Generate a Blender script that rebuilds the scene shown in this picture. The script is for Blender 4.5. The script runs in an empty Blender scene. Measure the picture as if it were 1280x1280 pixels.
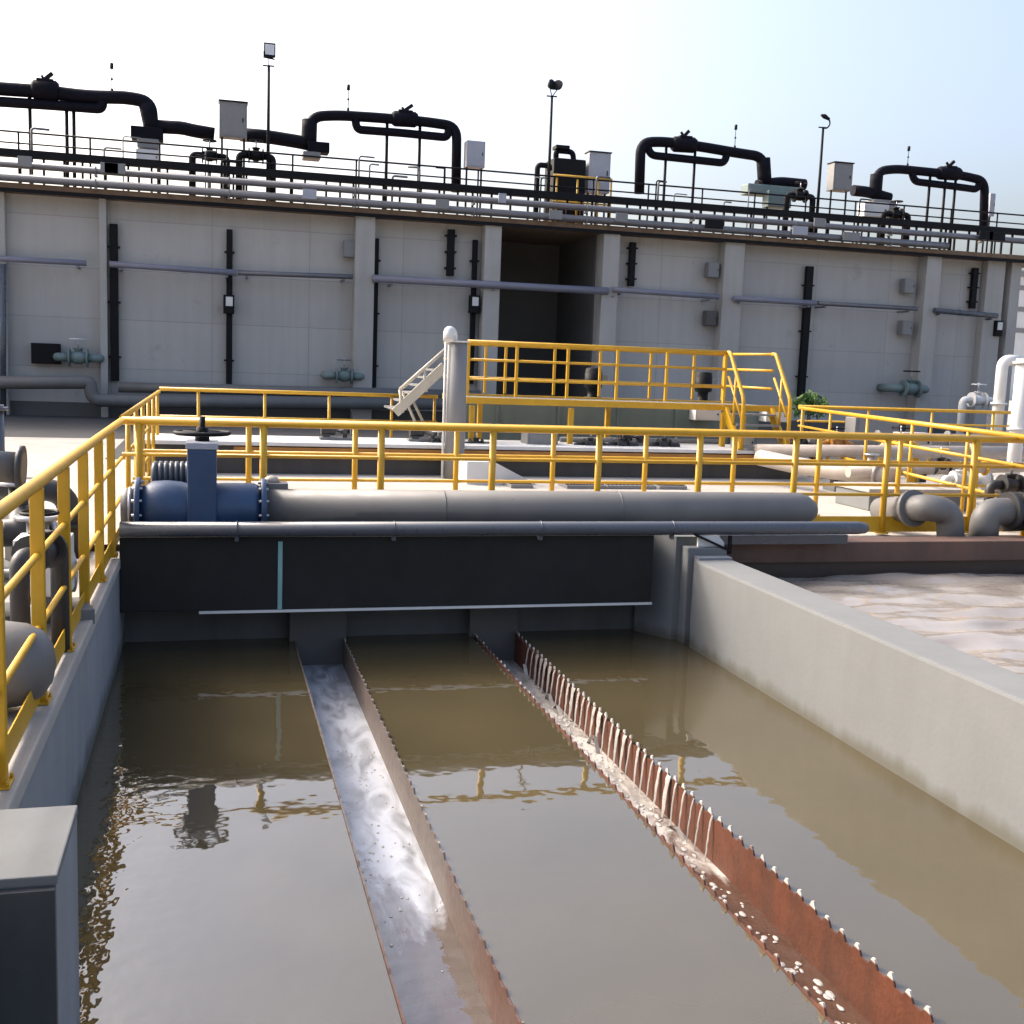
import bpy, bmesh, math, random
from mathutils import Vector, Matrix, Euler
random.seed(7)
PI = math.pi
C = bpy.context.scene.collection
scn = bpy.context.scene

# ------------------------------------------------------------------ camera solve (vanishing points of the photograph)
F = 1400.0
CZ = 1.68
def _n(v): return v.normalized()
_dy = _n(Vector((-375, -198, 1400)))
_dx = Vector((5221, 10, 1400)); _dx = _n(_dx - _dx.dot(_dy) * _dy)
_dz = _dx.cross(_dy)
if _dz.y > 0: _dz = -_dz
def _ray(px, py):
    v = Vector((px - 640, py - 640, F))
    return Vector((_dx.dot(v), _dy.dot(v), _dz.dot(v)))
def at(px, py, Y):                       # the point of the plane y = Y seen at a photo position
    r = _ray(px, py); t = Y / r.y
    return Vector((r.x * t, Y, CZ + r.z * t))
def atz(px, py, Z):
    r = _ray(px, py); t = (Z - CZ) / r.z
    return Vector((r.x * t, r.y * t, Z))

cd = bpy.data.cameras.new('camera'); cam = bpy.data.objects.new('camera', cd); C.objects.link(cam)
cd.sensor_width = 36; cd.lens = 36 * F / 1280; cd.clip_start = .05; cd.clip_end = 5000
Rm = Matrix(((_dx.x, -_dx.y, -_dx.z), (_dy.x, -_dy.y, -_dy.z), (_dz.x, -_dz.y, -_dz.z)))
cam.matrix_world = Matrix.Translation((0, 0, CZ)) @ Rm.to_4x4()
scn.camera = cam

# ------------------------------------------------------------------ materials
def lin(c):
    return tuple(((v / 255) / 12.92 if v / 255 <= .04045 else ((v / 255 + .055) / 1.055) ** 2.4) for v in c)
def mat(name, col, rough=.6, metal=0, var=.25, scale=3.0, bump=.0, bscale=40, streak=0, col2=None, spec=.5, stain=None, detail=6):
    m = bpy.data.materials.new(name); m.use_nodes = True
    nt = m.node_tree; N = nt.nodes; L = nt.links
    b = N['Principled BSDF']
    tc = N.new('ShaderNodeTexCoord')
    geo = N.new('ShaderNodeNewGeometry')
    src = geo.outputs['Position']
    n1 = N.new('ShaderNodeTexNoise'); n1.inputs['Scale'].default_value = scale; n1.inputs['Detail'].default_value = detail; n1.inputs['Roughness'].default_value = .65
    L.new(src, n1.inputs['Vector'])
    r = N.new('ShaderNodeValToRGB')
    r.color_ramp.elements[0].position = .3; r.color_ramp.elements[1].position = .72
    c2 = col2 or tuple(v * (1 - var) for v in col)
    r.color_ramp.elements[0].color = (*c2, 1); r.color_ramp.elements[1].color = (*col, 1)
    L.new(n1.outputs['Fac'], r.inputs['Fac'])
    out = r.outputs['Color']
    if streak:
        mp = N.new('ShaderNodeMapping'); mp.inputs['Scale'].default_value = (5, 5, .35)
        L.new(src, mp.inputs['Vector'])
        n2 = N.new('ShaderNodeTexNoise'); n2.inputs['Scale'].default_value = 1.0; n2.inputs['Detail'].default_value = 5
        L.new(mp.outputs['Vector'], n2.inputs['Vector'])
        r2 = N.new('ShaderNodeValToRGB'); r2.color_ramp.elements[0].position = .42; r2.color_ramp.elements[1].position = .66
        L.new(n2.outputs['Fac'], r2.inputs['Fac'])
        mx = N.new('ShaderNodeMix'); mx.data_type = 'RGBA'
        ml = N.new('ShaderNodeMath'); ml.operation = 'MULTIPLY'; ml.inputs[1].default_value = streak
        L.new(r2.outputs['Color'], ml.inputs[0]); L.new(ml.outputs[0], mx.inputs['Factor'])
        L.new(out, mx.inputs['A']); mx.inputs['B'].default_value = (*(stain or tuple(v * .45 for v in col)), 1)
        out = mx.outputs['Result']
    L.new(out, b.inputs['Base Color'])
    b.inputs['Roughness'].default_value = rough; b.inputs['Metallic'].default_value = metal
    b.inputs['Specular IOR Level'].default_value = spec
    n3 = N.new('ShaderNodeTexNoise'); n3.inputs['Scale'].default_value = scale * 3; n3.inputs['Detail'].default_value = 4
    L.new(src, n3.inputs['Vector'])
    rr = N.new('ShaderNodeMapRange'); rr.inputs['To Min'].default_value = max(.02, rough - .12); rr.inputs['To Max'].default_value = min(1, rough + .15)
    L.new(n3.outputs['Fac'], rr.inputs['Value']); L.new(rr.outputs[0], b.inputs['Roughness'])
    if bump:
        n4 = N.new('ShaderNodeTexNoise'); n4.inputs['Scale'].default_value = bscale; n4.inputs['Detail'].default_value = 5
        L.new(src, n4.inputs['Vector'])
        bp = N.new('ShaderNodeBump'); bp.inputs['Strength'].default_value = bump; bp.inputs['Distance'].default_value = .01
        L.new(n4.outputs['Fac'], bp.inputs['Height']); L.new(bp.outputs[0], b.inputs['Normal'])
    return m

M = {}
M['yellow'] = mat('yellow_paint', (.60, .335, .012), .42, var=.16, scale=5, bump=.06, bscale=60, streak=.16, stain=(.34, .15, .02))
M['concrete'] = mat('basin_concrete', (.165, .172, .172), .85, var=.16, scale=1.3, bump=.14, bscale=30, streak=.34, stain=(.135, .138, .133))
M['concrete_grey'] = mat('grey_concrete', (.25, .26, .275), .85, var=.2, scale=1.8, bump=.25, bscale=50, streak=.3, stain=(.15, .15, .15))  # same basin concrete; the left wall's blue shade is put into the tint
M['beam_dark'] = mat('dark_coated_beam', (.021, .021, .0205), .7, var=.25, scale=2, bump=.08, bscale=20, streak=.12, stain=(.028, .027, .025), spec=.25)
M['deck'] = mat('deck_concrete', (.42, .39, .35), .88, var=.22, scale=1.2, bump=.3, bscale=35, col2=(.30, .275, .245))
M['tank'] = mat('tank_wall_grey', (.46, .44, .41), .8, var=.12, scale=.45, bump=.15, bscale=15, streak=.4, stain=(.37, .35, .315))
M['tank_light'] = mat('tank_pilaster_grey', (.40, .385, .36), .8, var=.14, scale=.8, bump=.1, bscale=15, streak=.4, stain=(.31, .295, .27))
M['tank_dark'] = mat('tank_recess_shade', (.11, .105, .098), .85, var=.2, scale=.6)
M['slab'] = mat('slab_edge_brown', (.22, .145, .09), .85, var=.3, scale=1.2, streak=.5, stain=(.10, .07, .05), bump=.3, bscale=8)
M['black'] = mat('black_steel', (.005, .005, .007), .6, spec=.2, var=.3, scale=6, bump=.05, bscale=60)
M['blackpipe'] = mat('black_pipe_lagging', (.004, .004, .010), .7, spec=.15, var=.3, scale=3, bump=.25, bscale=9)
M['steel'] = mat('bare_steel', (.48, .48, .50), .34, metal=.75, var=.2, scale=4, bump=.04, bscale=30)
M['gal'] = mat('galvanised_pipe', (.16, .16, .175), .35, metal=.35, var=.18, scale=4)
M['greypipe'] = mat('grey_pipe_paint', (.15, .146, .14), .5, var=.18, scale=2.2, bump=.05, bscale=25, streak=.2, stain=(.10, .095, .09))
M['bluegreypipe'] = mat('slate_pipe_paint', (.075, .085, .105), .28, var=.12, scale=1.5)
M['lilacpipe'] = mat('wall_pipe_paint', (.20, .20, .25), .45, var=.15, scale=3)
M['blue'] = mat('blue_valve_paint', (.030, .068, .145), .4, var=.2, scale=6, bump=.06, bscale=40, streak=.2, stain=(.02, .04, .09))
M['white'] = mat('white_paint', (.66, .66, .64), .5, var=.08, scale=5, streak=.12, stain=(.5, .47, .42))
M['paleblue'] = mat('pale_cabinet', (.34, .36, .41), .45, var=.08, scale=4)
M['cabgrey'] = mat('cabinet_grey', (.20, .20, .20), .5, var=.08, scale=4)
M['teal'] = mat('teal_strip', (.22, .42, .41), .6, var=.2, scale=8)
M['sage'] = mat('pale_green_panel', (.17, .23, .22), .6, var=.15, scale=2, streak=.2)
M['rust'] = mat('rusty_weir_steel', (.135, .042, .019), .55, var=.4, scale=7, bump=.3, bscale=40, streak=.5, stain=(.04, .02, .013))
M['weir'] = mat('weir_plate_steel', (.16, .125, .10), .5, var=.4, scale=8, bump=.12, bscale=50, streak=.3, stain=(.11, .055, .03), spec=.6)
M['brown'] = mat('brown_channel_wall', (.14, .078, .055), .7, var=.3, scale=2, bump=.2, bscale=20, streak=.4, stain=(.07, .045, .04))
M['brown_dark'] = mat('wet_brown_wall', (.075, .047, .034), .5, var=.3, scale=2, bump=.2, bscale=20)
M['beigepipe'] = mat('beige_pipe', (.42, .36, .31), .5, var=.15, scale=3, bump=.05, bscale=25, streak=.2)
M['orange'] = mat('ochre_beam', (.42, .18, .03), .6, var=.3, scale=3, streak=.3)
M['maroon'] = mat('maroon_motor', (.10, .035, .045), .5, var=.25, scale=6)
M['rubber'] = mat('dark_motor', (.03, .03, .033), .5, var=.25, scale=6)
M['pier_shade'] = mat('pier_front_shade', (.06, .065, .065), .6, var=.25, scale=3, streak=.3)  # shade of the pier's front put into a darker colour
M['leaf'] = mat('leaf_green', (.10, .20, .03), .6, var=.5, scale=9)
M['bark'] = mat('bark_brown', (.10, .07, .05), .9, var=.4, scale=9)
M['cream'] = mat('cream_paint', (.50, .45, .36), .5, var=.15, scale=5, streak=.2)
M['glass'] = mat('lamp_lens', (.6, .62, .65), .15, var=.05)
M['nappe'] = mat('white_water', (.50, .48, .44), .25, var=.3, scale=12, bump=.4, bscale=60)

def chips(m, col, sc, lo, hi):                            # small chipped and rusted spots
    nt = m.node_tree; N = nt.nodes; L = nt.links; b = N['Principled BSDF']; geo = N.new('ShaderNodeNewGeometry')
    n = N.new('ShaderNodeTexNoise'); n.inputs['Scale'].default_value = sc; n.inputs['Detail'].default_value = 7; n.inputs['Roughness'].default_value = .7; L.new(geo.outputs['Position'], n.inputs['Vector'])
    r = N.new('ShaderNodeValToRGB'); r.color_ramp.elements[0].position = lo; r.color_ramp.elements[1].position = hi; L.new(n.outputs['Fac'], r.inputs['Fac'])
    src = b.inputs['Base Color'].links[0].from_socket
    mx = N.new('ShaderNodeMix'); mx.data_type = 'RGBA'; L.new(r.outputs['Color'], mx.inputs['Factor']); L.new(src, mx.inputs['A']); mx.inputs['B'].default_value = (*col, 1)
    L.new(mx.outputs['Result'], b.inputs['Base Color'])
chips(M['yellow'], (.16, .075, .03), 16, .68, .72)
chips(M['blue'], (.10, .11, .12), 14, .67, .71)
chips(M['greypipe'], (.10, .075, .055), 5, .66, .74)
def tide(m, z0, z1, col, amt):                            # wet, slimy tide mark above the waterline with a ragged upper edge
    nt = m.node_tree; N = nt.nodes; L = nt.links; b = N['Principled BSDF']; geo = N.new('ShaderNodeNewGeometry')
    sp = N.new('ShaderNodeSeparateXYZ'); L.new(geo.outputs['Position'], sp.inputs[0])
    mp = N.new('ShaderNodeMapping'); mp.inputs['Scale'].default_value = (4, 4, .6); L.new(geo.outputs['Position'], mp.inputs['Vector'])
    n = N.new('ShaderNodeTexNoise'); n.inputs['Scale'].default_value = 1.3; n.inputs['Detail'].default_value = 6; L.new(mp.outputs[0], n.inputs['Vector'])
    a = N.new('ShaderNodeMath'); a.operation = 'MULTIPLY_ADD'; a.inputs[1].default_value = .22; L.new(n.outputs['Fac'], a.inputs[0]); L.new(sp.outputs['Z'], a.inputs[2])
    mr = N.new('ShaderNodeMapRange'); mr.inputs['From Min'].default_value = z0 + .11; mr.inputs['From Max'].default_value = z1 + .11; mr.inputs['To Min'].default_value = amt; mr.inputs['To Max'].default_value = 0
    L.new(a.outputs[0], mr.inputs['Value'])
    src = b.inputs['Base Color'].links[0].from_socket
    mx = N.new('ShaderNodeMix'); mx.data_type = 'RGBA'; L.new(mr.outputs[0], mx.inputs['Factor']); L.new(src, mx.inputs['A']); mx.inputs['B'].default_value = (*col, 1)
    L.new(mx.outputs['Result'], b.inputs['Base Color'])
tide(M['concrete'], -.77, -.68, (.075, .068, .045), .75); tide(M['concrete_grey'], -.76, -.64, (.055, .055, .042), .75)
def lime(m):                                              # pale scale and froth dried on the tips of the teeth
    nt = m.node_tree; N = nt.nodes; L = nt.links; b = N['Principled BSDF']
    geo = N.new('ShaderNodeNewGeometry'); sp = N.new('ShaderNodeSeparateXYZ'); L.new(geo.outputs['Position'], sp.inputs[0])
    n = N.new('ShaderNodeTexNoise'); n.inputs['Scale'].default_value = 4.5; n.inputs['Detail'].default_value = 8; L.new(geo.outputs['Position'], n.inputs['Vector'])
    mr = N.new('ShaderNodeMapRange'); mr.inputs['From Min'].default_value = -.792; mr.inputs['From Max'].default_value = -.765; L.new(sp.outputs['Z'], mr.inputs['Value'])
    ad = N.new('ShaderNodeMath'); ad.operation = 'MULTIPLY'; L.new(n.outputs['Fac'], ad.inputs[1]); L.new(mr.outputs[0], ad.inputs[0])
    r = N.new('ShaderNodeValToRGB'); r.color_ramp.elements[0].position = .30; r.color_ramp.elements[1].position = .46; L.new(ad.outputs[0], r.inputs['Fac'])
    src = b.inputs['Base Color'].links[0].from_socket
    mx = N.new('ShaderNodeMix'); mx.data_type = 'RGBA'; L.new(r.outputs['Color'], mx.inputs['Factor']); L.new(src, mx.inputs['A']); mx.inputs['B'].default_value = (.50, .46, .41, 1)
    L.new(mx.outputs['Result'], b.inputs['Base Color'])
def rust_run(m):                                          # the near half of this trough is badly rusted
    nt = m.node_tree; N = nt.nodes; L = nt.links; b = N['Principled BSDF']; geo = N.new('ShaderNodeNewGeometry')
    sp = N.new('ShaderNodeSeparateXYZ'); L.new(geo.outputs['Position'], sp.inputs[0])
    n = N.new('ShaderNodeTexNoise'); n.inputs['Scale'].default_value = 2.5; n.inputs['Detail'].default_value = 6; L.new(geo.outputs['Position'], n.inputs['Vector'])
    a = N.new('ShaderNodeMath'); a.operation = 'MULTIPLY_ADD'; a.inputs[1].default_value = 2.5; L.new(n.outputs['Fac'], a.inputs[0]); L.new(sp.outputs['Y'], a.inputs[2])
    mr = N.new('ShaderNodeMapRange'); mr.inputs['From Min'].default_value = 5.2; mr.inputs['From Max'].default_value = 6.6; mr.inputs['To Min'].default_value = .9; mr.inputs['To Max'].default_value = 0; L.new(a.outputs[0], mr.inputs['Value'])
    src = b.inputs['Base Color'].links[0].from_socket
    mx = N.new('ShaderNodeMix'); mx.data_type = 'RGBA'; L.new(mr.outputs[0], mx.inputs['Factor']); L.new(src, mx.inputs['A']); mx.inputs['B'].default_value = (.10, .036, .019, 1)
    L.new(mx.outputs['Result'], b.inputs['Base Color'])
rust_run(M['weir'])
lime(M['rust']); lime(M['weir'])
def water_mat(name, col, col2, foam=None, bumps=((2.2, .010),), spec=.5, rough=.03, ior=1.33, ripple_x=None, cscale=.7):
    m = bpy.data.materials.new(name); m.use_nodes = True
    nt = m.node_tree; N = nt.nodes; L = nt.links; b = N['Principled BSDF']
    geo = N.new('ShaderNodeNewGeometry'); src = geo.outputs['Position']
    n = N.new('ShaderNodeTexNoise'); n.inputs['Scale'].default_value = cscale; n.inputs['Detail'].default_value = 4
    L.new(src, n.inputs['Vector'])
    r = N.new('ShaderNodeValToRGB'); r.color_ramp.elements[0].position = .3; r.color_ramp.elements[1].position = .7
    r.color_ramp.elements[0].color = (*col2, 1); r.color_ramp.elements[1].color = (*col, 1)
    L.new(n.outputs['Fac'], r.inputs['Fac']); out = r.outputs['Color']
    b.inputs['Roughness'].default_value = rough; b.inputs['IOR'].default_value = ior; b.inputs['Specular IOR Level'].default_value = spec
    if foam:
        y0, y1, fcol, fs = foam                      # foam drifts thin out between y1 (full) and y0 (none)
        sp = N.new('ShaderNodeSeparateXYZ'); L.new(src, sp.inputs[0])
        mr = N.new('ShaderNodeMapRange'); mr.inputs['From Min'].default_value = y0; mr.inputs['From Max'].default_value = y1
        mr.inputs['To Min'].default_value = -.35; mr.inputs['To Max'].default_value = .42
        L.new(sp.outputs['Y'], mr.inputs['Value'])
        mp = N.new('ShaderNodeMapping'); mp.inputs['Scale'].default_value = (fs * 1.6, fs * .6, 1); L.new(src, mp.inputs['Vector'])
        nf = N.new('ShaderNodeTexNoise'); nf.inputs['Scale'].default_value = 1; nf.inputs['Detail'].default_value = 8; nf.inputs['Roughness'].default_value = .6
        nf.inputs['Distortion'].default_value = .6
        L.new(mp.outputs[0], nf.inputs['Vector'])
        ad = N.new('ShaderNodeMath'); L.new(nf.outputs['Fac'], ad.inputs[0]); L.new(mr.outputs[0], ad.inputs[1])
        rf = N.new('ShaderNodeValToRGB'); rf.color_ramp.elements[0].position = .47; rf.color_ramp.elements[1].position = .62
        L.new(ad.outputs[0], rf.inputs['Fac'])
        mx = N.new('ShaderNodeMix'); mx.data_type = 'RGBA'; L.new(rf.outputs['Color'], mx.inputs['Factor'])
        L.new(out, mx.inputs['A']); nb = N.new('ShaderNodeTexNoise'); nb.inputs['Scale'].default_value = 5; nb.inputs['Detail'].default_value = 9; nb.inputs['Distortion'].default_value = 1.2; L.new(mp.outputs[0], nb.inputs['Vector']); nb.inputs['Scale'].default_value = 1.7
        rb = N.new('ShaderNodeValToRGB'); rb.color_ramp.elements[0].position = .36; rb.color_ramp.elements[1].position = .58
        rb.color_ramp.elements[0].color = (*[v * .45 for v in fcol], 1); rb.color_ramp.elements[1].color = (*fcol, 1)
        L.new(nb.outputs['Fac'], rb.inputs['Fac']); L.new(rb.outputs['Color'], mx.inputs['B']); out = mx.outputs['Result']
        rg = N.new('ShaderNodeMapRange'); rg.inputs['To Min'].default_value = rough; rg.inputs['To Max'].default_value = .35
        L.new(rf.outputs['Color'], rg.inputs['Value']); L.new(rg.outputs[0], b.inputs['Roughness'])
    L.new(out, b.inputs['Base Color'])
    prev = None
    for sc, dist in bumps:
        n4 = N.new('ShaderNodeTexNoise'); n4.inputs['Scale'].default_value = sc; n4.inputs['Detail'].default_value = 2
        L.new(src, n4.inputs['Vector'])
        bp = N.new('ShaderNodeBump'); bp.inputs['Strength'].default_value = 1; bp.inputs['Distance'].default_value = dist
        h = n4.outputs['Fac']
        if ripple_x is not None and sc > 8:          # pump vibration ripples run along the wall beside the pumps
            sp2 = N.new('ShaderNodeSeparateXYZ'); L.new(src, sp2.inputs[0])
            m2 = N.new('ShaderNodeMapRange'); m2.inputs['From Min'].default_value = ripple_x[0]; m2.inputs['From Max'].default_value = ripple_x[1]
            m2.inputs['To Min'].default_value = 1; m2.inputs['To Max'].default_value = 0.03
            L.new(sp2.outputs['X'], m2.inputs['Value'])
            mm = N.new('ShaderNodeMath'); mm.operation = 'MULTIPLY'; L.new(h, mm.inputs[0]); L.new(m2.outputs[0], mm.inputs[1]); h = mm.outputs[0]
        L.new(h, bp.inputs['Height'])
        if prev: L.new(prev.outputs[0], bp.inputs['Normal'])
        prev = bp
    if prev: L.new(prev.outputs[0], b.inputs['Normal'])
    return m
M['water'] = water_mat('muddy_water', (.082, .065, .034), (.062, .050, .027), bumps=((1.1, .006), (4.5, .0018), (9, .004)), ripple_x=(-.75, .05), spec=1.0, rough=.03, ior=1.57)
M['trough_blue'] = water_mat('channel_water', (.07, .062, .055), (.085, .05, .035), foam=(3.9, 6.6, (.46, .48, .52), 2.2), bumps=((3, .012), (12, .0025)), spec=1.0, ior=1.6)  # foam colour also holds the blue-white reflection of the sky
M['trough_beige'] = water_mat('channel_water_foamy', (.085, .038, .022), (.06, .028, .018), foam=(4.3, 7.0, (.55, .51, .46), 2.6), bumps=((3, .03), (14, .01)), spec=.8)
M['aerated'] = water_mat('aerated_water', (.32, .295, .265), (.20, .175, .155), bumps=((2.6, .02), (9, .002)), rough=.12, spec=.9, cscale=1.1)

# ------------------------------------------------------------------ mesh helpers
def wloc(o):
    v = Vector((0, 0, 0))
    while o: v += o.location; o = o.parent
    return v
def fillet(pts, rad, n=6):
    pts = [Vector(p) for p in pts]
    out = [pts[0]]
    for i in range(1, len(pts) - 1):
        a, b, c = pts[i - 1], pts[i], pts[i + 1]
        u = (a - b); v = (c - b)
        d = min(rad, u.length * .48, v.length * .48)
        p0 = b + u.normalized() * d; p1 = b + v.normalized() * d
        for k in range(n + 1):
            t = k / n
            out.append(p0 * (1 - t) ** 2 + b * 2 * t * (1 - t) + p1 * t * t)
    out.append(pts[-1])
    return out
class MB:
    def __init__(s): s.bm = bmesh.new(); s.sm = []
    def box(s, x0, x1, y0, y1, z0, z1, bev=0.0):
        return s.obox(((x0 + x1) / 2, (y0 + y1) / 2, (z0 + z1) / 2), (abs(x1 - x0), abs(y1 - y0), abs(z1 - z0)), None, bev)
    def obox(s, c, size, rot=None, bev=0.0):
        m = Matrix.Translation(c) @ (rot.to_4x4() if rot else Matrix()) @ Matrix.Diagonal((*size, 1))
        r = bmesh.ops.create_cube(s.bm, size=1, matrix=m)
        if bev:
            es = list({e for v in r['verts'] for e in v.link_edges})
            bmesh.ops.bevel(s.bm, geom=es, offset=bev, segments=2, affect='EDGES', profile=.6)
        return s
    def bar(s, a, b, w, h, bev=0.0, up=(0, 0, 1)):      # a rectangular bar from a to b, w across, h along up
        a = Vector(a); b = Vector(b); d = (b - a); l = d.length; d.normalize()
        upv = Vector(up)
        if abs(d.dot(upv)) > .98: upv = Vector((0, 1, 0))
        sd = d.cross(upv).normalized(); u2 = sd.cross(d)
        rot = Matrix((d, sd, u2)).transposed()
        return s.obox((a + b) / 2, (l, w, h), rot, bev)
    def tube(s, pts, r, seg=14, cap=True):
        pts = [Vector(p) for p in pts]
        rs = r if isinstance(r, (list, tuple)) else [r] * len(pts)
        rings = []
        t0 = (pts[1] - pts[0]).normalized()
        ref = Vector((0, 0, 1)) if abs(t0.z) < .9 else Vector((0, 1, 0))
        u = t0.cross(ref).normalized()
        for i, p in enumerate(pts):
            if i == 0: t = t0
            elif i == len(pts) - 1: t = (pts[i] - pts[i - 1]).normalized()
            else: t = ((pts[i + 1] - p).normalized() + (p - pts[i - 1]).normalized()).normalized()
            u = (u - u.dot(t) * t).normalized(); w = t.cross(u)
            rings.append([s.bm.verts.new(p + (u * math.cos(2 * PI * k / seg) + w * math.sin(2 * PI * k / seg)) * rs[i]) for k in range(seg)])
        for a, b in zip(rings, rings[1:]):
            for k in range(seg):
                f = s.bm.faces.new((a[k], a[(k + 1) % seg], b[(k + 1) % seg], b[k])); s.sm.append(f)
        if cap:
            s.bm.faces.new(rings[0][::-1]); s.bm.faces.new(rings[-1])
        return s
    def lathe(s, org, axis, prof, seg=24):              # prof: (distance along axis, radius)
        org = Vector(org); ax = Vector(axis).normalized()
        pts = [org + ax * d for d, r in prof]
        ref = Vector((0, 0, 1)) if abs(ax.z) < .9 else Vector((0, 1, 0))
        u = ax.cross(ref).normalized(); w = ax.cross(u)
        rings = []
        for p, (d, r) in zip(pts, prof):
            rings.append([s.bm.verts.new(p + (u * math.cos(2 * PI * k / seg) + w * math.sin(2 * PI * k / seg)) * max(r, .0005)) for k in range(seg)])
        for a, b in zip(rings, rings[1:]):
            for k in range(seg):
                f = s.bm.faces.new((a[k], a[(k + 1) % seg], b[(k + 1) % seg], b[k])); s.sm.append(f)
        s.bm.faces.new(rings[0][::-1]); s.bm.faces.new(rings[-1])
        return s
    def prism(s, poly, ext):                            # planar polygon pushed along ext
        poly = [Vector(p) for p in poly]; ext = Vector(ext)
        a = [s.bm.verts.new(p) for p in poly]; b = [s.bm.verts.new(p + ext) for p in poly]
        s.bm.faces.new(a[::-1]); s.bm.faces.new(b)
        n = len(a)
        for i in range(n): s.bm.faces.new((a[i], a[(i + 1) % n], b[(i + 1) % n], b[i]))
        return s
    def ring(s, c, axis, R, r, seg=28, sub=8):
        ax = Vector(axis).normalized(); ref = Vector((0, 0, 1)) if abs(ax.z) < .9 else Vector((0, 1, 0))
        u = ax.cross(ref).normalized(); w = ax.cross(u); c = Vector(c)
        rs = []
        for k in range(seg):
            a = 2 * PI * k / seg; d = u * math.cos(a) + w * math.sin(a)
            rs.append([s.bm.verts.new(c + d * (R + r * math.cos(2 * PI * j / sub)) + ax * r * math.sin(2 * PI * j / sub)) for j in range(sub)])
        for k in range(seg):
            a, b = rs[k], rs[(k + 1) % seg]
            for j in range(sub):
                f = s.bm.faces.new((a[j], a[(j + 1) % sub], b[(j + 1) % sub], b[j])); s.sm.append(f)
        return s
    def build(s, name, m, parent=None, loc=None):
        bmesh.ops.recalc_face_normals(s.bm, faces=s.bm.faces[:])
        off = wloc(parent) if parent else Vector(loc or (0, 0, 0))
        for f in s.sm:
            if f.is_valid: f.smooth = True
        if off.length: bmesh.ops.translate(s.bm, verts=s.bm.verts[:], vec=-off)
        me = bpy.data.meshes.new(name); s.bm.to_mesh(me); s.bm.free()
        me.materials.append(M[m] if isinstance(m, str) else m)
        o = bpy.data.objects.new(name, me); C.objects.link(o)
        if parent: o.parent = parent
        else: o.location = off
        return o
def tag(o, label, cat, group=None, kind=None):
    if label: o['label'] = label
    if cat: o['category'] = cat
    if group: o['group'] = group
    if kind: o['kind'] = kind
    return o
def thing(name, loc, label, cat, group=None):
    o = bpy.data.objects.new(name, None); C.objects.link(o); o.location = loc; o.empty_display_size = .2
    return tag(o, label, cat, group)
def struct(o): o['kind'] = 'structure'; return o
def dup(o, loc):                                       # a copy of one part, sharing its mesh
    c = o.copy(); C.objects.link(c); c.parent = o.parent; c.location = loc; return c

# ------------------------------------------------------------------ world and sun
SUN = Vector((-.60, .50, .62)).normalized()
w = bpy.data.worlds.new('World'); scn.world = w; w.use_nodes = True
nt = w.node_tree; bg = nt.nodes['Background']
sky = nt.nodes.new('ShaderNodeTexSky'); sky.sky_type = 'NISHITA'; sky.sun_disc = False
sky.sun_elevation = math.asin(SUN.z); sky.sun_rotation = math.atan2(SUN.x, SUN.y)
sky.altitude = 0; sky.air_density = .9; sky.dust_density = 8.0; sky.ozone_density = 1.0
nt.links.new(sky.outputs[0], bg.inputs[0]); bg.inputs[1].default_value = .15
sl = bpy.data.lights.new('sun', 'SUN'); sl.energy = .9; sl.angle = math.radians(10); sl.color = (1, .97, .93)
so = bpy.data.objects.new('sun', sl); C.objects.link(so); so.rotation_euler = SUN.to_track_quat('Z', 'Y').to_euler(); so.location = (-10, 5, 20)
scn.view_settings.view_transform = 'Standard'; scn.view_settings.look = 'None'; scn.view_settings.exposure = 1.5; scn.view_settings.gamma = 1

# ------------------------------------------------------------------ setting: ground, basin floors, water
LWX, RWX, FY, WZ = -.72, 4.19, 9.9, -.80
HX1, HY0 = 26.0, -7.0
mb = MB(); R_ = 1500
for x0, x1, y0, y1 in ((-R_, LWX - .3, -R_, R_), (HX1, R_, -R_, R_), (LWX - .3, HX1, FY + .3, R_), (LWX - .3, HX1, -R_, HY0)):
    v = [mb.bm.verts.new(p) for p in ((x0, y0, 0), (x1, y0, 0), (x1, y1, 0), (x0, y1, 0))]; mb.bm.faces.new(v)
struct(mb.build('ground', 'deck'))
mb = MB(); mb.box(LWX - .3, HX1, HY0, FY + .3, -3.3, -3.0); struct(mb.build('basin_floor', 'concrete_grey'))
M['ground_shade'] = mat('ground_shade', (.045, .045, .047), .9, var=.3, scale=1.5, bump=.3, bscale=60)  # dark ground colour standing in for the big tank's shadow
def sheet(name, x0, x1, y0, y1, z, m, n=1):
    mb = MB(); v = [mb.bm.verts.new(p) for p in ((x0, y0, z), (x1, y0, z), (x1, y1, z), (x0, y1, z))]; mb.bm.faces.new(v)
    return struct(mb.build(name, m))
sheet('yard_shade', -1.6, 40, 18.3, 29.9, .004, 'ground_shade'); sheet('yard_shade', -60, -1.6, 22.6, 29.9, .004, 'ground_shade')  # dark sheets paint the shadow on the ground before the tank
T1 = (.71, 1.13); T2 = (2.33, 2.71); TZ = WZ + .045      # trough inner edges, rim height
sheet('basin_water', LWX - .02, T1[0] - .012, HY0, FY + .1, WZ, 'water')
sheet('basin_water', T1[1] + .012, T2[0] - .012, HY0, FY + .1, WZ, 'water')
sheet('basin_water', T2[1] + .012, RWX + .02, HY0, FY + .1, WZ, 'water')
sheet('channel_water', T1[0], T1[1], HY0, FY - .12, WZ - .22, 'trough_blue')
sheet('channel_water', T2[0], T2[1], HY0, FY - .12, WZ - .24, 'trough_beige')

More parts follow.
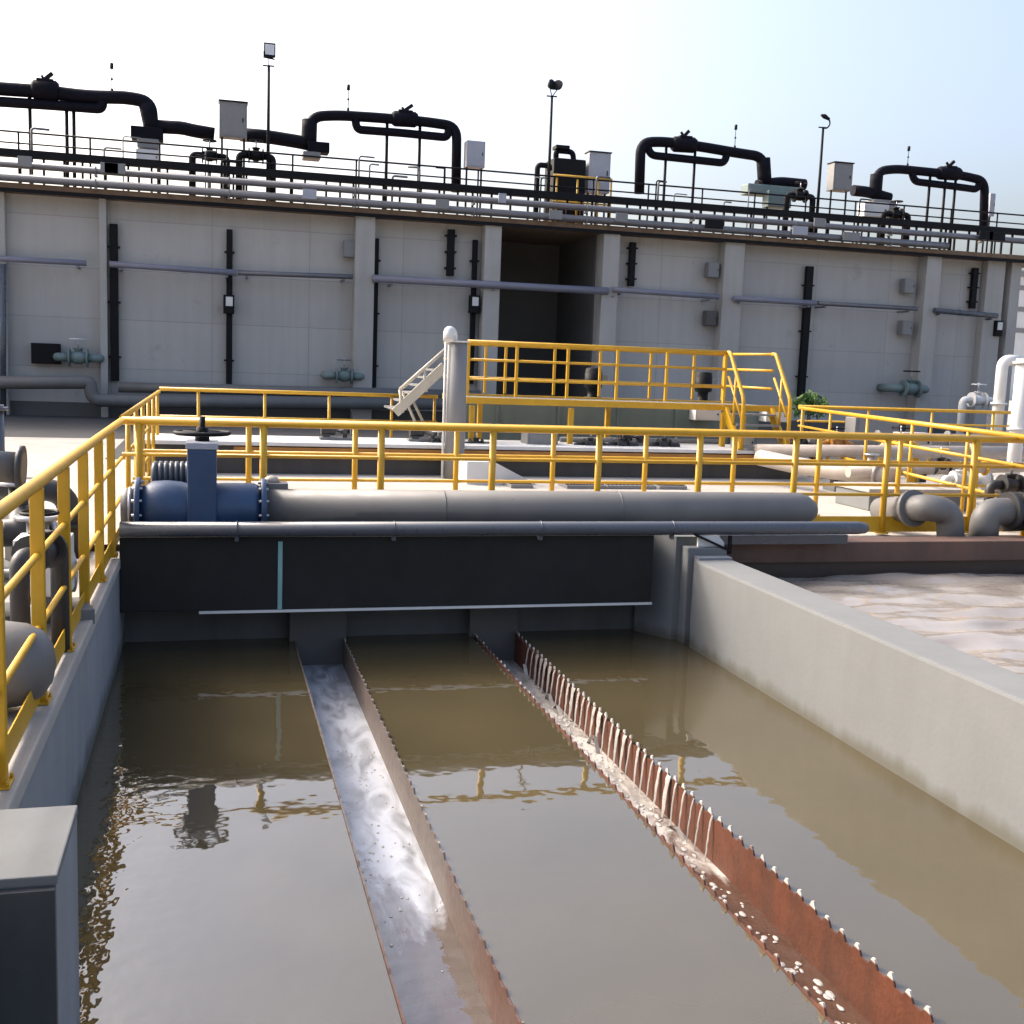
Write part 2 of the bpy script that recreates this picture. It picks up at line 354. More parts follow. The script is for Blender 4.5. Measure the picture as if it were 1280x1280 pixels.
# aerated pool on the right: real small waves
mb = MB(); nx, ny = 150, 170
x0, x1, y0, y1 = RWX + .36, HX1 - .1, -2.0, 9.62
gv = []
from mathutils import noise as mn
for j in range(ny + 1):
    row = []
    for i in range(nx + 1):
        x = x0 + (x1 - x0) * (i / nx) ** 1.7; y = y0 + (y1 - y0) * j / ny
        h = mn.noise(Vector((x * .9, y * 3.4, 0))) * .05 + mn.noise(Vector((x * 2.2, y * 8, 4))) * .03
        row.append(mb.bm.verts.new((x, y, -.27 + h)))
    gv.append(row)
for j in range(ny):
    for i in range(nx):
        f = mb.bm.faces.new((gv[j][i], gv[j][i + 1], gv[j + 1][i + 1], gv[j + 1][i])); mb.sm.append(f)
struct(mb.build('aerated_water', 'aerated'))

# ------------------------------------------------------------------ basin walls
r = thing('basin_wall', (LWX - .15, 1, -3), 'concrete basin wall in a blue-grey shade tint under the sloping yellow handrail, with a pale coping', 'wall')
mb = MB(); mb.box(LWX - .3, LWX, HY0, FY + .3, -3, -.06); mb.build('wall_face', 'concrete_grey', r)
mb = MB(); mb.box(LWX - .32, LWX + .015, HY0, 9.34, -.058, .03, .012); mb.build('coping', 'deck', r)
r = thing('concrete_pier', (-.8, 3.7, -3), 'square concrete pier with a flat pale top in the near left corner of the basin', 'pier')
mb = MB(); mb.box(-1.5, -.45, 3.43, 3.97, -3, .075, .006); mb.build('shaft', 'concrete_grey', r)
mb = MB(); mb.box(-1.5, -.4505, 3.40, 3.428, -3, .0755, .003); mb.build('front_shade', 'pier_shade', r)  # thin dark sheet paints the shade on the pier's front face
mb = MB(); mb.box(-1.5, -.447, 3.425, 3.975, .077, .11, .006); mb.build('cap', 'concrete', r)

r = thing('basin_wall', (4.38, 1, -3), 'thick pale sunlit concrete wall dividing the basin from the foaming pool', 'wall')
mb = MB(); mb.box(RWX, RWX + .38, HY0, 9.16, -3, 0, .02); mb.build('wall_body', 'concrete', r)
mb = MB(); mb.box(RWX + .05, RWX + .38, 9.163, 9.28, -3, .02, .006); mb.build('gate_slot', 'concrete_grey', r)
mb = MB(); mb.box(RWX - .005, RWX + .38, 9.283, 9.437, -3, .09, .012); mb.build('stop_block', 'concrete', r)
mb = MB(); mb.prism([(3.91, 9.80, -3), (4.13, 9.44, -3), (RWX + .38, 9.44, -3), (RWX + .38, 9.84, -3), (3.91, 9.84, -3)], (0, 0, 3.17)); mb.build('end_post', 'concrete', r)
b = thing('steel_bracket', (4.45, 9.3, .1), 'small white steel bracket with a black strut on the end of the pale dividing wall', 'bracket')
mb = MB(); mb.prism([(4.3, 9.33, .093), (4.56, 9.33, .093), (4.56, 9.33, .13), (4.5, 9.33, .19), (4.3, 9.33, .20)], (0, .03, 0)); mb.build('plate', 'white', b)
mb = MB(); mb.bar((4.25, 9.31, .21), (4.6, 9.28, .06), .022, .022); mb.bar((4.6, 9.3, .03), (4.6, 9.3, .2), .03, .03); mb.build('strut', 'black', b)

# far side: dark beam, recessed wall, trough stubs
r = thing('channel_beam', (1.7, 9.5, -.45), 'long black-coated beam across the far end of the basin, under the slate pipe', 'beam')
mb = MB(); mb.box(LWX + .002, 3.895, 9.40, 9.78, -.43, .19, .01); mb.build('beam_body', 'beam_dark', r)
mb = MB(); mb.box(-.1, 3.90, 9.385, 9.41, -.452, -.432); mb.build('bottom_trim', 'white', r)
mb = MB(); mb.box(.535, .572, 9.39, 9.399, -.43, .15, .003); mb.build('joint_strip', 'teal', r)
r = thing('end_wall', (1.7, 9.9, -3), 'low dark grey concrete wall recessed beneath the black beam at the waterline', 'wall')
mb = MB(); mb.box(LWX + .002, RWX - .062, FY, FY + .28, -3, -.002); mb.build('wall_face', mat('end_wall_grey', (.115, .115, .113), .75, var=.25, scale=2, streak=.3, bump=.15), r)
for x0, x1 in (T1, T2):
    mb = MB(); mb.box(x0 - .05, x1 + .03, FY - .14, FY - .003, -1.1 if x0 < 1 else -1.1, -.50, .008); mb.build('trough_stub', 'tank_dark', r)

# ------------------------------------------------------------------ weir troughs
def weir_plate(x, th, y0, y1, pitch, top, notch, bottom):
    mb = MB(); prof = [(y0, bottom)]
    n = int((y1 - y0) / pitch); 
    for i in range(n):
        a = y0 + i * pitch; k = random.uniform(-.012, .008)
        prof += [(a + pitch * .08, top + k), (a + pitch * .22, top + k * .5 - .004), (a + pitch * .42, notch + k * .5), (a + pitch * .86, notch + k * .4)]
    prof += [(y0 + n * pitch, top), (y1, top), (y1, bottom)]
    # built as quads column by column, so the toothed edge triangulates cleanly
    fr = [[mb.bm.verts.new((x, y, z)), mb.bm.verts.new((x + th, y, z)), mb.bm.verts.new((x + th, y, bottom)), mb.bm.verts.new((x, y, bottom))] for y, z in prof[1:-1]]
    for a, b in zip(fr, fr[1:]):
        for k in range(4): mb.bm.faces.new((a[k], a[(k + 1) % 4], b[(k + 1) % 4], b[k]))
    mb.bm.faces.new(fr[0]); mb.bm.faces.new(fr[-1])
    return mb
def nappes(xin, side, y0, y1, pitch, zt, zb, amount):
    # spills through the notches, joined by the line of froth along their foot
    mb = MB(); y = y0; foot = []
    while y < y1:
        yc = y + pitch * .6 + random.uniform(-.008, .008)
        wd = pitch * random.choice((.10, .16, .2, .26, .32)) * amount(yc) * random.uniform(.7, 1.1)
        zb_ = zb if random.random() < .75 else zb + random.uniform(.04, .14)
        prev = None; sl_ = random.uniform(-.012, .012)
        for k in range(9):
            t = k / 8
            z = zt + (zb_ - zt) * t
            xo = xin + side * (.004 + .028 * math.sqrt(t) * random.uniform(.9, 1.1))
            ww = wd * (1.15 - .55 * t) * random.uniform(.75, 1.2); yy = yc + sl_ * t
            cur = [mb.bm.verts.new((xo, yy - ww, z)), mb.bm.verts.new((xo + side * .007, yy, z)), mb.bm.verts.new((xo, yy + ww, z))]
            if prev:
                for q in range(2): mb.sm.append(mb.bm.faces.new((prev[q], prev[q + 1], cur[q + 1], cur[q])))
            prev = cur
        foot.append(prev); y += pitch
    for p, q in zip(foot, foot[1:]):
        a, b = p[2], q[0]
        c = mb.bm.verts.new(a.co + Vector((side * random.uniform(.02, .04), 0, .006))); d = mb.bm.verts.new(b.co + Vector((side * random.uniform(.02, .04), 0, .006)))
        mb.bm.faces.new((a, b, d, c))
    return mb
def lumps(x0, x1, y0, y1, z, n, rmin, rmax, dens):       # clots of foam riding on the channel water
    mb = MB()
    for _ in range(n):
        y = random.uniform(y0, y1)
        if random.random() > dens(y): continue
        x = random.uniform(x0, x1); r = random.uniform(rmin, rmax)
        m = Matrix.Translation((x, y, z)) @ Matrix.Diagonal((r, r * random.uniform(1, 2.2), r * .35, 1))
        q = bmesh.ops.create_icosphere(mb.bm, subdivisions=2, radius=1, matrix=m)
        for v in q['verts']:
            v.co += Vector((mn.noise(v.co * 25), mn.noise(v.co * 25 + Vector((9, 0, 0))), mn.noise(v.co * 25 + Vector((0, 7, 0))) * .5)) * r * .35
            for f in v.link_faces: f.smooth = True
    return mb
Y0T, Y1T = -1.0, FY - .16
for (a, bx), lab, rusty in ((T1, 'narrow steel weir trough left of the other, carrying foam coloured with blue-white sky reflection', False), (T2, 'narrow rust-brown weir trough right of the other, with a row of white spills', True)):
    r = thing('weir_trough', ((a + bx) / 2, 4, WZ - .5), lab, 'weir trough', 'weir troughs')
    pm = 'rust' if rusty else 'weir'
    weir_plate(a - .010, .010, Y0T, Y1T, .125, WZ + (.036 if rusty else .012), WZ + .006, WZ - .52).build('weir_plate', 'rust' if rusty else 'weir', r)
    weir_plate(bx, .010, Y0T, Y1T, .125, WZ + (.052 if rusty else .030), WZ + .006, WZ - .52).build('weir_plate', 'rust' if rusty else 'weir', r)
    mb = MB(); mb.box(a + .001, bx - .001, Y0T, Y1T, WZ - .52, WZ - .50); mb.build('trough_floor', 'rust', r)
    if rusty:
        nappes(bx, -1, 5.4, Y1T - .5, .125, WZ + .03, WZ - .25, lambda y: min(1, max(.25, (y - 4.6) / 2.2))).build('falling_water', 'nappe', r)
        o = lumps(a + .17, bx - .05, 3, 8.5, WZ - .239, 420, .004, .017, lambda y: min(1, max(.55, (y - 4.5) / 3))).build('foam', 'nappe')
    else:
        o = lumps(a + .05, bx - .02, 4.3, 7.6, WZ - .2185, 150, .004, .009, lambda y: min(1, max(.0, (y - 4.4) / 3))).build('foam', 'nappe')
    # white froth caught on the teeth of the right-hand plate
    tag(o, 'white foam clots drifting along the ' + ('rust-brown' if rusty else 'sky-tinted') + ' weir trough', 'foam', kind='stuff')

# right pool far wall
r = thing('channel_wall', (12, 9.7, -1), 'long reddish-brown channel wall behind the foaming pool', 'wall')
mb = MB(); mb.box(RWX + .39, HX1, 9.66, 9.98, -.13, .075, .012); mb.build('upper_beam', 'brown', r)
mb = MB(); mb.box(RWX + .39, HX1, 9.72, 9.98, -3, -.132); mb.build('lower_wall', 'brown_dark', r)

# ------------------------------------------------------------------ railings
GR = 'yellow safety railings'
def railing(label, path, posts, h, mids, r_post, r_top, r_mid, square=False, toe=None, mat_='yellow', base=None, group=GR, name='railing', cat='railing'):
    path = [Vector(p) for p in path]
    root = thing(name, posts[0], label, cat, group)
    p0 = Vector(posts[0])
    mb = MB()
    if square:
        mb.box(p0.x - r_post, p0.x + r_post, p0.y - r_post * .8, p0.y + r_post * .8, p0.z, p0.z + h - r_top * .6, r_post * .18)
    else:
        mb.tube([p0, p0 + Vector((0, 0, h - r_top * .5))], r_post, 10)
        mb.lathe(p0 + Vector((0, 0, .001)), (0, 0, 1), [(0, r_post * 2.3), (.012, r_post * 2.3), (.013, r_post)], 12)
    if not square:
        for k in range(4):
            a = k * PI / 2 + .7; mb.tube([p0 + Vector((math.cos(a) * r_post * 1.8, math.sin(a) * r_post * 1.8, .013)), p0 + Vector((math.cos(a) * r_post * 1.8, math.sin(a) * r_post * 1.8, .03))], r_post * .22, 6)
    else:
        mb.box(p0.x - r_post * 1.5, p0.x + r_post * 1.5, p0.y - r_post * 2, p0.y + r_post * 2, p0.z + .001, p0.z + .011, .002)
        for sx_, sy_ in ((1, 1), (1, -1), (-1, 1), (-1, -1)): mb.tube([p0 + Vector((sx_ * r_post * 1.2, sy_ * r_post * 1.6, .011)), p0 + Vector((sx_ * r_post * 1.2, sy_ * r_post * 1.6, .03))], .007, 6)
    first = mb.build('post', mat_, root)
    for p in posts[1:]: dup(first, Vector(p) - p0)
    mb = MB(); mb.tube(fillet([p + Vector((0, 0, h)) for p in path], .08, 4), r_top, 12); mb.build('top_rail', mat_, root)
    for mz in mids:
        mb = MB(); mb.tube(fillet([p + Vector((0, 0, mz)) for p in path], .08, 4), r_mid, 10); mb.build('mid_rail', mat_, root)
    if toe:
        mb = MB()
        for a, b in zip(path, path[1:]): mb.bar(a + Vector((0, 0, toe / 2 + .015)), b + Vector((0, 0, toe / 2 + .015)), .006, toe)
        mb.build('toe_board', mat_, root)
    return root
RX = -.775
railing('long yellow handrail with thick square posts sloping towards the viewer along the left basin wall',
        [(RX, -1.5, .03), (RX, 10.5, .03)], [(RX, y, .03) for y in (2.45, 3.45, 4.42, 5.48, 6.45, 7.40, 8.4, 9.4, -.5, .5, 1.5)], 1.03, (.36, .70), .030, .030, .016, square=True, toe=.12)
railing('short run of yellow railing receding behind the blue valve to the back deck', [(RX, 10.62, .0), (RX, 17.9, 0)],
        [(RX, y, 0) for y in (11.3, 12.5, 13.7, 14.9, 16.1, 17.3)], 1.08, (.36, .72), .024, .028, .016, toe=.14)
railing('yellow railing with the nearer posts, right behind the thick grey pipe', [(RX, 10.55, .02), (11.5, 10.55, .02)],
        [(.46 + 1.09 * i, 10.55, .02) for i in range(-1, 11)], 1.04, (.42, .74), .034, .036, .018, toe=.17)
railing('second yellow railing, just beyond the one behind the thick grey pipe', [(RX, 11.9, .02), (13.5, 11.9, .02)],
        [(.37 + 1.10 * i, 11.9, .02) for i in range(-1, 12)], .98, (.38, .66), .030, .030, .018)
railing('thin yellow railing on the back deck left of the raised platform', [(RX, 18, 0), (3.55, 18, 0)],
        [(-.2 + 1.0 * i, 18, 0) for i in range(0, 4)] + [(3.5, 18, 0)], 1.12, (.40, .70), .024, .030, .026)
railing('thin yellow railing on the back deck right of the raised platform', [(10.3, 18.4, 0), (17.5, 18.4, 0)],
        [(10.4 + 1.35 * i, 18.4, 0) for i in range(6)], 1.12, (.55, .86), .024, .03, .02)
pa = atz(1000, 510, 1.1); pb = atz(1300, 549, 1.1); pa.z = pb.z = 0
railing('yellow railing running diagonally from the platform stairs to the right edge', [pa, pb], [pa.lerp(pb, t) for t in (.02, .2, .4, .6, .8, .98)], 1.1, (.4, .78), .024, .032, .022)

# ------------------------------------------------------------------ pipes and blue valve over the far beam
PY = 10.0
ptop = at(600, 613, PY); PR = .175; pz = ptop.z - PR
xa = at(330, 632, PY).x; xb = at(1004, 632, PY).x
r = thing('grey_pipe', ((xa + xb) / 2, PY, .0), 'thick matt grey pipe lying across the basin end, right of the blue valve', 'pipe')
mb = MB(); mb.lathe((xa, PY, pz), (1, 0, 0), [(0, PR), (xb - xa - .06, PR), (xb - xa + .04, PR * .82), (xb - xa + .12, PR * .5), (xb - xa + .15, PR * .2)], 36); mb.build('barrel', 'greypipe', r)
mb = MB(); mb.lathe((xa - .03, PY, pz), (1, 0, 0), [(0, PR * 1.38), (.045, PR * 1.38)], 36); mb.build('end_flange', 'steel', r)
for x in (xa + 1.6, xa + 3.3):
    mb = MB(); mb.ring((x, PY, pz), (1, 0, 0), PR, .006, 36, 6); mb.build('weld_seam', 'greypipe', r)
for i in range(4):
    x = xa + .7 + i * 1.25
    mb = MB(); mb.box(x - .06, x + .06, PY - .12, PY + .12, 0.001, pz - PR * .92, .006); mb.build('saddle', 'cabgrey', r)
r = thing('slate_pipe', (1.8, 9.4, .2), 'slim slate-blue pipe with a bright top edge along the black beam', 'pipe')
c0 = at(150, 661.5, 9.36); c1 = at(1085, 660, 9.36)
mb = MB(); zc = (c0.z + c1.z) / 2; mb.tube([(LWX + .01, 9.36, zc), (c1.x - .12, 9.36, zc), (c1.x - .03, 9.37, zc - .004), (c1.x, 9.38, zc - .012)], [.062, .062, .052, .03], 24); mb.build('barrel', 'bluegreypipe', r)
for x in (.2, 1.5, 2.8, 4.05):
    mb = MB(); mb.ring((x, 9.36, zc), (1, 0, 0), .063, .006, 20, 6); mb.box(x - .015, x + .015, 9.34, 9.40, .16, zc - .055); mb.build('clamp', 'bluegreypipe', r)
r = thing('slate_pipe_cover', (5.3, 9.5, 0), 'flat slate-grey trim plate under the right end of the slim pipe', 'trim plate')
mb = MB(); mb.box(RWX + .4, c1.x - .12, 9.50, 9.655, .08, .17, .006); mb.build('plate', 'bluegreypipe', r)
mb = MB(); mb.tube([(4.9, 9.53, .171), (4.9, 9.53, .182)], .016, 6); mb.tube([(5.6, 9.53, .171), (5.6, 9.53, .182)], .016, 6); mb.build('bolt', 'steel', r)
# blue valve
vx0 = at(177, 632, PY).x; vx1 = at(329, 632, PY).x - .03; VL = vx1 - vx0
r = thing('gate_valve', ((vx0 + vx1) / 2, PY, 0), 'big blue gate valve with a tall square bonnet and black handwheel on the grey pipe', 'valve')
mb = MB(); mb.lathe((vx0, PY, pz), (1, 0, 0), [(0, .19), (.04, .20), (.09, .235), (.20, .245), (.32, .235), (.38, .22), (VL * .62, .22), (VL * .7, .225), (VL - .05, .225), (VL, .20)], 32); mb.build('body', 'blue', r)
bx0 = at(234, 600, PY - .16).x; bx1 = at(271, 600, PY - .16).x; bt = at(250, 561, PY - .16).z
mb = MB(); mb.box(bx0, bx1, PY - .245, PY + .2, .06, bt, .02); mb.build('bonnet', 'blue', r)
mb = MB(); mb.box(bx0 - .01, bx1 + .01, PY - .252, PY + .21, bt + .001, bt + .055, .006)
mb.build('bonnet_cap', 'paleblue', r)
for x in (vx0 - .05, vx1 + .005):
    mb = MB(); mb.lathe((x, PY, pz), (1, 0, 0), [(0, .262), (.012, .268), (.034, .268), (.045, .262)], 36); fl = mb.build('flange', 'blue', r)
    mb = MB()
    for k in range(12):
        a = 2 * PI * k / 12 + .13; mb.tube([(x - .02, PY + math.cos(a) * .235, pz + math.sin(a) * .235), (x + .065, PY + math.cos(a) * .235, pz + math.sin(a) * .235)], .014, 6)
    mb.build('flange_bolts', 'steel', fl)
ac = at(207, 592, PY + .25)
mb = MB(); prof = [(0, .09)]
for k in range(7): prof += [(.02 + k * .045, .125), (.05 + k * .045, .125), (.051 + k * .045, .108), (.064 + k * .045, .108)]
prof += [(.35, .10)]
mb.lathe((ac.x - .12, PY + .27, pz + .26), (1, 0, 0), prof, 20); mb.build('gear_motor', 'bluegreypipe', r)
sx = (bx0 + bx1) / 2; wz = at(250, 541, PY).z
mb = MB(); mb.tube([(sx, PY, bt + .05), (sx, PY, wz + .14)], .025, 12); mb.tube([(sx, PY, bt + .05), (sx, PY, bt + .1)], .06, 12); mb.build('stem', 'black', r)
mb = MB(); mb.ring((sx, PY, wz), (0, 0, 1), .225, .018, 32, 8)
for k in range(4):
    a = k * PI / 4 + .1; mb.tube([(sx - math.cos(a) * .225, PY - math.sin(a) * .225, wz), (sx + math.cos(a) * .225, PY + math.sin(a) * .225, wz)], .013, 8)
mb.tube([(sx, PY, wz - .04), (sx, PY, wz + .05)], .05, 12); mb.build('handwheel', 'black', r)
r = thing('grey_pipe', (vx0 - .12, PY, 0), 'short stub of grey pipe between the blue valve and the left railing', 'pipe')
mb = MB(); mb.lathe((LWX - .02, PY, pz), (1, 0, 0), [(0, PR), (vx0 - .055 - LWX + .02, PR)], 32); mb.build('barrel', 'greypipe', r)
mb = MB(); mb.ring((LWX + .05, PY, pz), (1, 0, 0), PR, .014, 30, 8); mb.build('weld_ring', 'steel', r)
p = at(343, 605, PY + .2)
r = thing('junction_box', (p.x, PY + .2, 0), 'small tan domed fitting on the grey pipe beside the blue valve', 'fitting')
mb = MB(); mb.box(p.x - .10, p.x + .11, PY + .0, PY + .2, pz + PR * .9, pz + PR + .05, .015); mb.build('base', 'greypipe', r)
mb = MB(); mb.lathe((p.x - .03, PY + .1, pz + PR + .05), (0, 0, 1), [(0, .07), (.03, .065), (.05, .04), (.06, .01)], 16); mb.build('dome', 'beigepipe', r)

# ------------------------------------------------------------------ generic machines
def flanged_valve(loc, axis, rad, label, m='rubber', wheel='black', group=None, hgt=None, stub=None):
    loc = Vector(loc); ax = Vector(axis).normalized()
    r = thing('valve', loc, label, 'valve', group); l = rad * 3.2; hgt = hgt or rad * 3
    mb = MB(); mb.lathe(loc - ax * l / 2, ax, [(0, rad), (l * .2, rad), (l * .35, rad * 1.25), (l * .65, rad * 1.25), (l * .8, rad), (l, rad)], 18)
    mb.lathe(loc, (0, 0, 1), [(0, rad * .8), (hgt * .5, rad * .7), (hgt * .55, rad * .95), (hgt * .62, rad * .95)], 14); mb.build('body', m, r)
    for s in (-1, 1):
        mb = MB(); mb.lathe(loc + ax * (s * l / 2 - rad * .15), ax, [(0, rad * 1.7), (rad * .3, rad * 1.7)], 18); mb.build('flange', m, r)
    mb = MB(); z = loc.z + hgt * 1.15; mb.ring((loc.x, loc.y, z), (0, 0, 1), rad * 1.5, rad * .16, 20, 6)
    for k in range(2): 
        a = k * PI / 2 + .4; d = Vector((math.cos(a), math.sin(a), 0)) * rad * 1.5; c = Vector((loc.x, loc.y, z)); mb.tube([c - d, c + d], rad * .11, 6)
    mb.build('handwheel', wheel, r)
    mb = MB(); mb.tube([loc + Vector((0, 0, hgt * .5)), (loc.x, loc.y, z + rad * .4)], rad * .16, 8); mb.build('stem', 'steel', r)
    if stub:                                              # the pipe run the valve sits in: out both ends, then back to the wall or down
        for s in (-1, 1):
            e = loc + ax * s * l * .52; o = e + ax * s * rad * 2.2
            t = Vector((o.x, stub[1], o.z)) if stub[0] == 'wall' else Vector((o.x, o.y, stub[1]))
            mb = MB(); mb.tube(fillet([e, o, t], rad * 1.2, 5), rad * .8, 12); mb.build('stub_pipe', m, r)
    return r
def pump(loc, ang, s, label, motor='rubber', casing='greypipe', group=None):
    loc = Vector(loc); ax = Vector((math.cos(ang), math.sin(ang), 0)); sd = Vector((-ax.y, ax.x, 0))
    r = thing('pump', loc, label, 'pump', group); h = .32 * s
    rot = Matrix((ax, sd, Vector((0, 0, 1)))).transposed()
    mb = MB(); mb.obox(loc + Vector((0, 0, .05 * s)), (1.2 * s, .42 * s, .10 * s), rot, .008); mb.build('base_plate', 'concrete', r)
    prof = [(0, .09 * s), (.02 * s, .15 * s)]; d = .03 * s
    for k in range(9):
        prof += [(d, .165 * s), (d + .025 * s, .165 * s), (d + .026 * s, .142 * s), (d + .042 * s, .142 * s)]; d += .043 * s
    prof += [(d + .01 * s, .15 * s), (d + .1 * s, .15 * s), (d + .12 * s, .1 * s)]
    c = loc + Vector((0, 0, h)) - ax * .56 * s
    mb = MB(); mb.lathe(c, ax, prof, 22); mb.obox(c + ax * .2 * s + Vector((0, 0, .18 * s)), (.16 * s, .13 * s, .08 * s), rot, .006)
    mb.obox(c + ax * .2 * s - Vector((0, 0, .17 * s)), (.26 * s, .3 * s, .1 * s), rot); mb.build('motor', motor, r)
    c2 = loc + Vector((0, 0, h)) + ax * .02 * s
    mb = MB(); mb.lathe(c2, ax, [(0, .04 * s), (.12 * s, .04 * s), (.14 * s, .1 * s), (.2 * s, .1 * s), (.21 * s, .2 * s), (.36 * s, .2 * s), (.37 * s, .1 * s), (.46 * s, .09 * s)], 22)
    mb.tube([c2 + ax * .29 * s + sd * .08 * s, c2 + ax * .29 * s + sd * .08 * s + Vector((0, 0, .34 * s))], .07 * s, 14)
    mb.obox(c2 + ax * .28 * s - Vector((0, 0, .16 * s)), (.16 * s, .26 * s, .14 * s), rot); mb.build('casing', casing, r)
    for cc, aa in ((c2 + ax * .46 * s, ax), (c2 + ax * .29 * s + sd * .08 * s + Vector((0, 0, .34 * s)), Vector((0, 0, 1)))):
        mb = MB(); mb.lathe(cc, aa, [(0, .14 * s), (.03 * s, .14 * s)], 18); mb.build('flange', 'steel', r)
    return r
def pipe(pts, rad, m, label, name='pipe', bend=None, flanges=(), fl_m=None, group=None, cat='pipe', seg=20):
    pts = [Vector(p) for p in pts]
    r = thing(name, (pts[0].x, pts[0].y, min(p.z for p in pts) - rad), label, cat, group)
    mb = MB(); mb.tube(fillet(pts, bend or rad * 2.2, 8), rad, seg); mb.build('barrel', m, r)
    for i, t in flanges:
        a, b = pts[i], pts[i + 1]; c = a.lerp(b, t); d = (b - a).normalized()
        mb = MB(); mb.lathe(c - d * rad * .18, d, [(0, rad * 1.42), (rad * .36, rad * 1.42)], 20); mb.build('flange', fl_m or m, r)
    return r
def cabinet(c, size, label, m='cabgrey', legs=0.0, name='control_cabinet', group=None, hood=True, cat='cabinet'):
    c = Vector(c); sx, sy, sz = size                     # c: centre of the box
    r = thing(name, (c.x, c.y, c.z - sz / 2 - legs), label, cat, group)
    mb = MB(); mb.obox(c, size, None, min(size) * .04); mb.build('case', m, r)
    mb = MB(); mb.box(c.x - sx * .43, c.x + sx * .43, c.y - sy / 2 - .012, c.y - sy / 2 - .002, c.z - sz * .45, c.z + sz * .43, .003); d = mb.build('door', m, r)
    mb = MB(); mb.box(c.x + sx * .33, c.x + sx * .37, c.y - sy / 2 - .03, c.y - sy / 2 - .013, c.z - sz * .06, c.z + sz * .06); mb.build('handle', 'black', d)
    if hood: mb = MB(); mb.box(c.x - sx * .53, c.x + sx * .53, c.y - sy * .6, c.y + sy * .55, c.z + sz / 2 + .001, c.z + sz / 2 + .03); mb.build('hood', 'black', r)
    if legs:
        for k in (-1, 1):
            mb = MB(); mb.tube([(c.x + k * sx * .4, c.y, c.z - sz / 2 - legs), (c.x + k * sx * .4, c.y, c.z - sz / 2 - .001)], .03, 8); mb.build('leg', 'black', r)
    return r

# ------------------------------------------------------------------ left walkway machines
p = at(5, 575, 8.0); q = at(30, 585, 8.0)
pipe([(p.x - 1.2, 8.0, p.z), (q.x, 8.0, q.z)], .105, 'greypipe', 'grey pipe entering at the left edge and ending at a dark round flange', 'flanged_pipe', flanges=((0, .985),), fl_m='rubber')
pump((-1.62, 8.7, .0), .5, 1.0, 'black-motored pump standing behind the sloping handrail near its far end', 'rubber', 'rubber')
p = at(10, 640, 7.3); pump((p.x - .1, 7.2, .0), .3, .95, 'maroon-motored pump behind the sloping handrail at the left edge', 'maroon', 'cabgrey')
pump((-1.42, 6.7, 0), 1.3, .75, 'small maroon-motored pump with pale casing close behind the handrail posts', 'maroon', 'white')
p = at(45, 660, 6.6); cabinet((p.x - .02, 7.05, .40), (.30, .3, .34), 'small white junction cabinet between the pumps left of the handrail', 'white', legs=.22, hood=False)
c = at(10, 800, 4.9)
r = thing('pressure_vessel', (c.x, 4.9, 0), 'grey domed pressure vessel lying on the left walkway near the viewer', 'pressure vessel')
mb = MB(); mb.lathe((c.x - .95, 5.35, .25), (1, 0, 0), [(0, .2), (.85, .2), (.95, .185), (1.02, .15), (1.06, .09), (1.075, .02)], 28); mb.build('shell', 'greypipe', r)
for k in (.25, .75):
    mb = MB(); mb.box(c.x - .95 + k - .04, c.x - .95 + k + .04, 5.2, 5.5, .001, .1); mb.build('saddle', 'cabgrey', r)
p = at(2, 545, 11); pipe([(p.x - .06, 11, 0), (p.x - .06, 11, 1.15)], .085, 'bluegreypipe', 'upright slate pipe standing at the left edge of the photo', 'standpipe', flanges=((0, .97), (0, .6)))
flanged_valve(at(50, 690, 6.2) , (.3, 1, 0), .06, 'small black handwheel valve behind the handrail posts on the left walkway', stub=('down', .01))
p = at(25, 720, 5.9); pipe([(-2.2, 6.1, .16), (-1.0, 6.12, .16), (-1.0, 7.6, .16)], .05, 'white', 'thin white pipe bending along the left walkway between the pumps', bend=.12)
pipe([(-1.1, 9.5, 0), (-1.1, 9.5, .55), (-2.5, 9.6, .62)], .09, 'rubber', 'dark elbowed pipe behind the far end of the sloping handrail', 'pipe', flanges=((0, .5), (1, .5)))

# ------------------------------------------------------------------ low raised tank behind the railings
r = thing('low_tank', (4, 17, 0), 'long low concrete tank with a sunlit white top behind the double yellow railing', 'tank')
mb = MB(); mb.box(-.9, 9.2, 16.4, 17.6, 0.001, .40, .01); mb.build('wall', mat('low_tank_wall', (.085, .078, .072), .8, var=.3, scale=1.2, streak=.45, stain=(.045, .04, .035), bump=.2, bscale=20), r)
mb = MB(); mb.box(-.95, 9.25, 16.33, 17.65, .402, .46, .01); mb.build('coping', 'white', r)
mb = MB(); mb.box(.3, 9.0, 16.30, 16.36, .26, .385, .006); mb.build('edge_strip', 'orange', r)
a = at(584, 577, 15.2); b2 = at(618, 577, 15.2); c2 = at(672, 602, 15.2)
r = tag(MB().prism([(a.x, 15.2, 0), (c2.x, 15.2, 0), (b2.x, 15.2, a.z), (a.x, 15.2, a.z)], (0, .9, 0)).build('concrete_ramp', 'white', None, (b2.x, 15.6, 0)), 'white wedge-shaped concrete ramp under the double yellow railing', 'ramp')
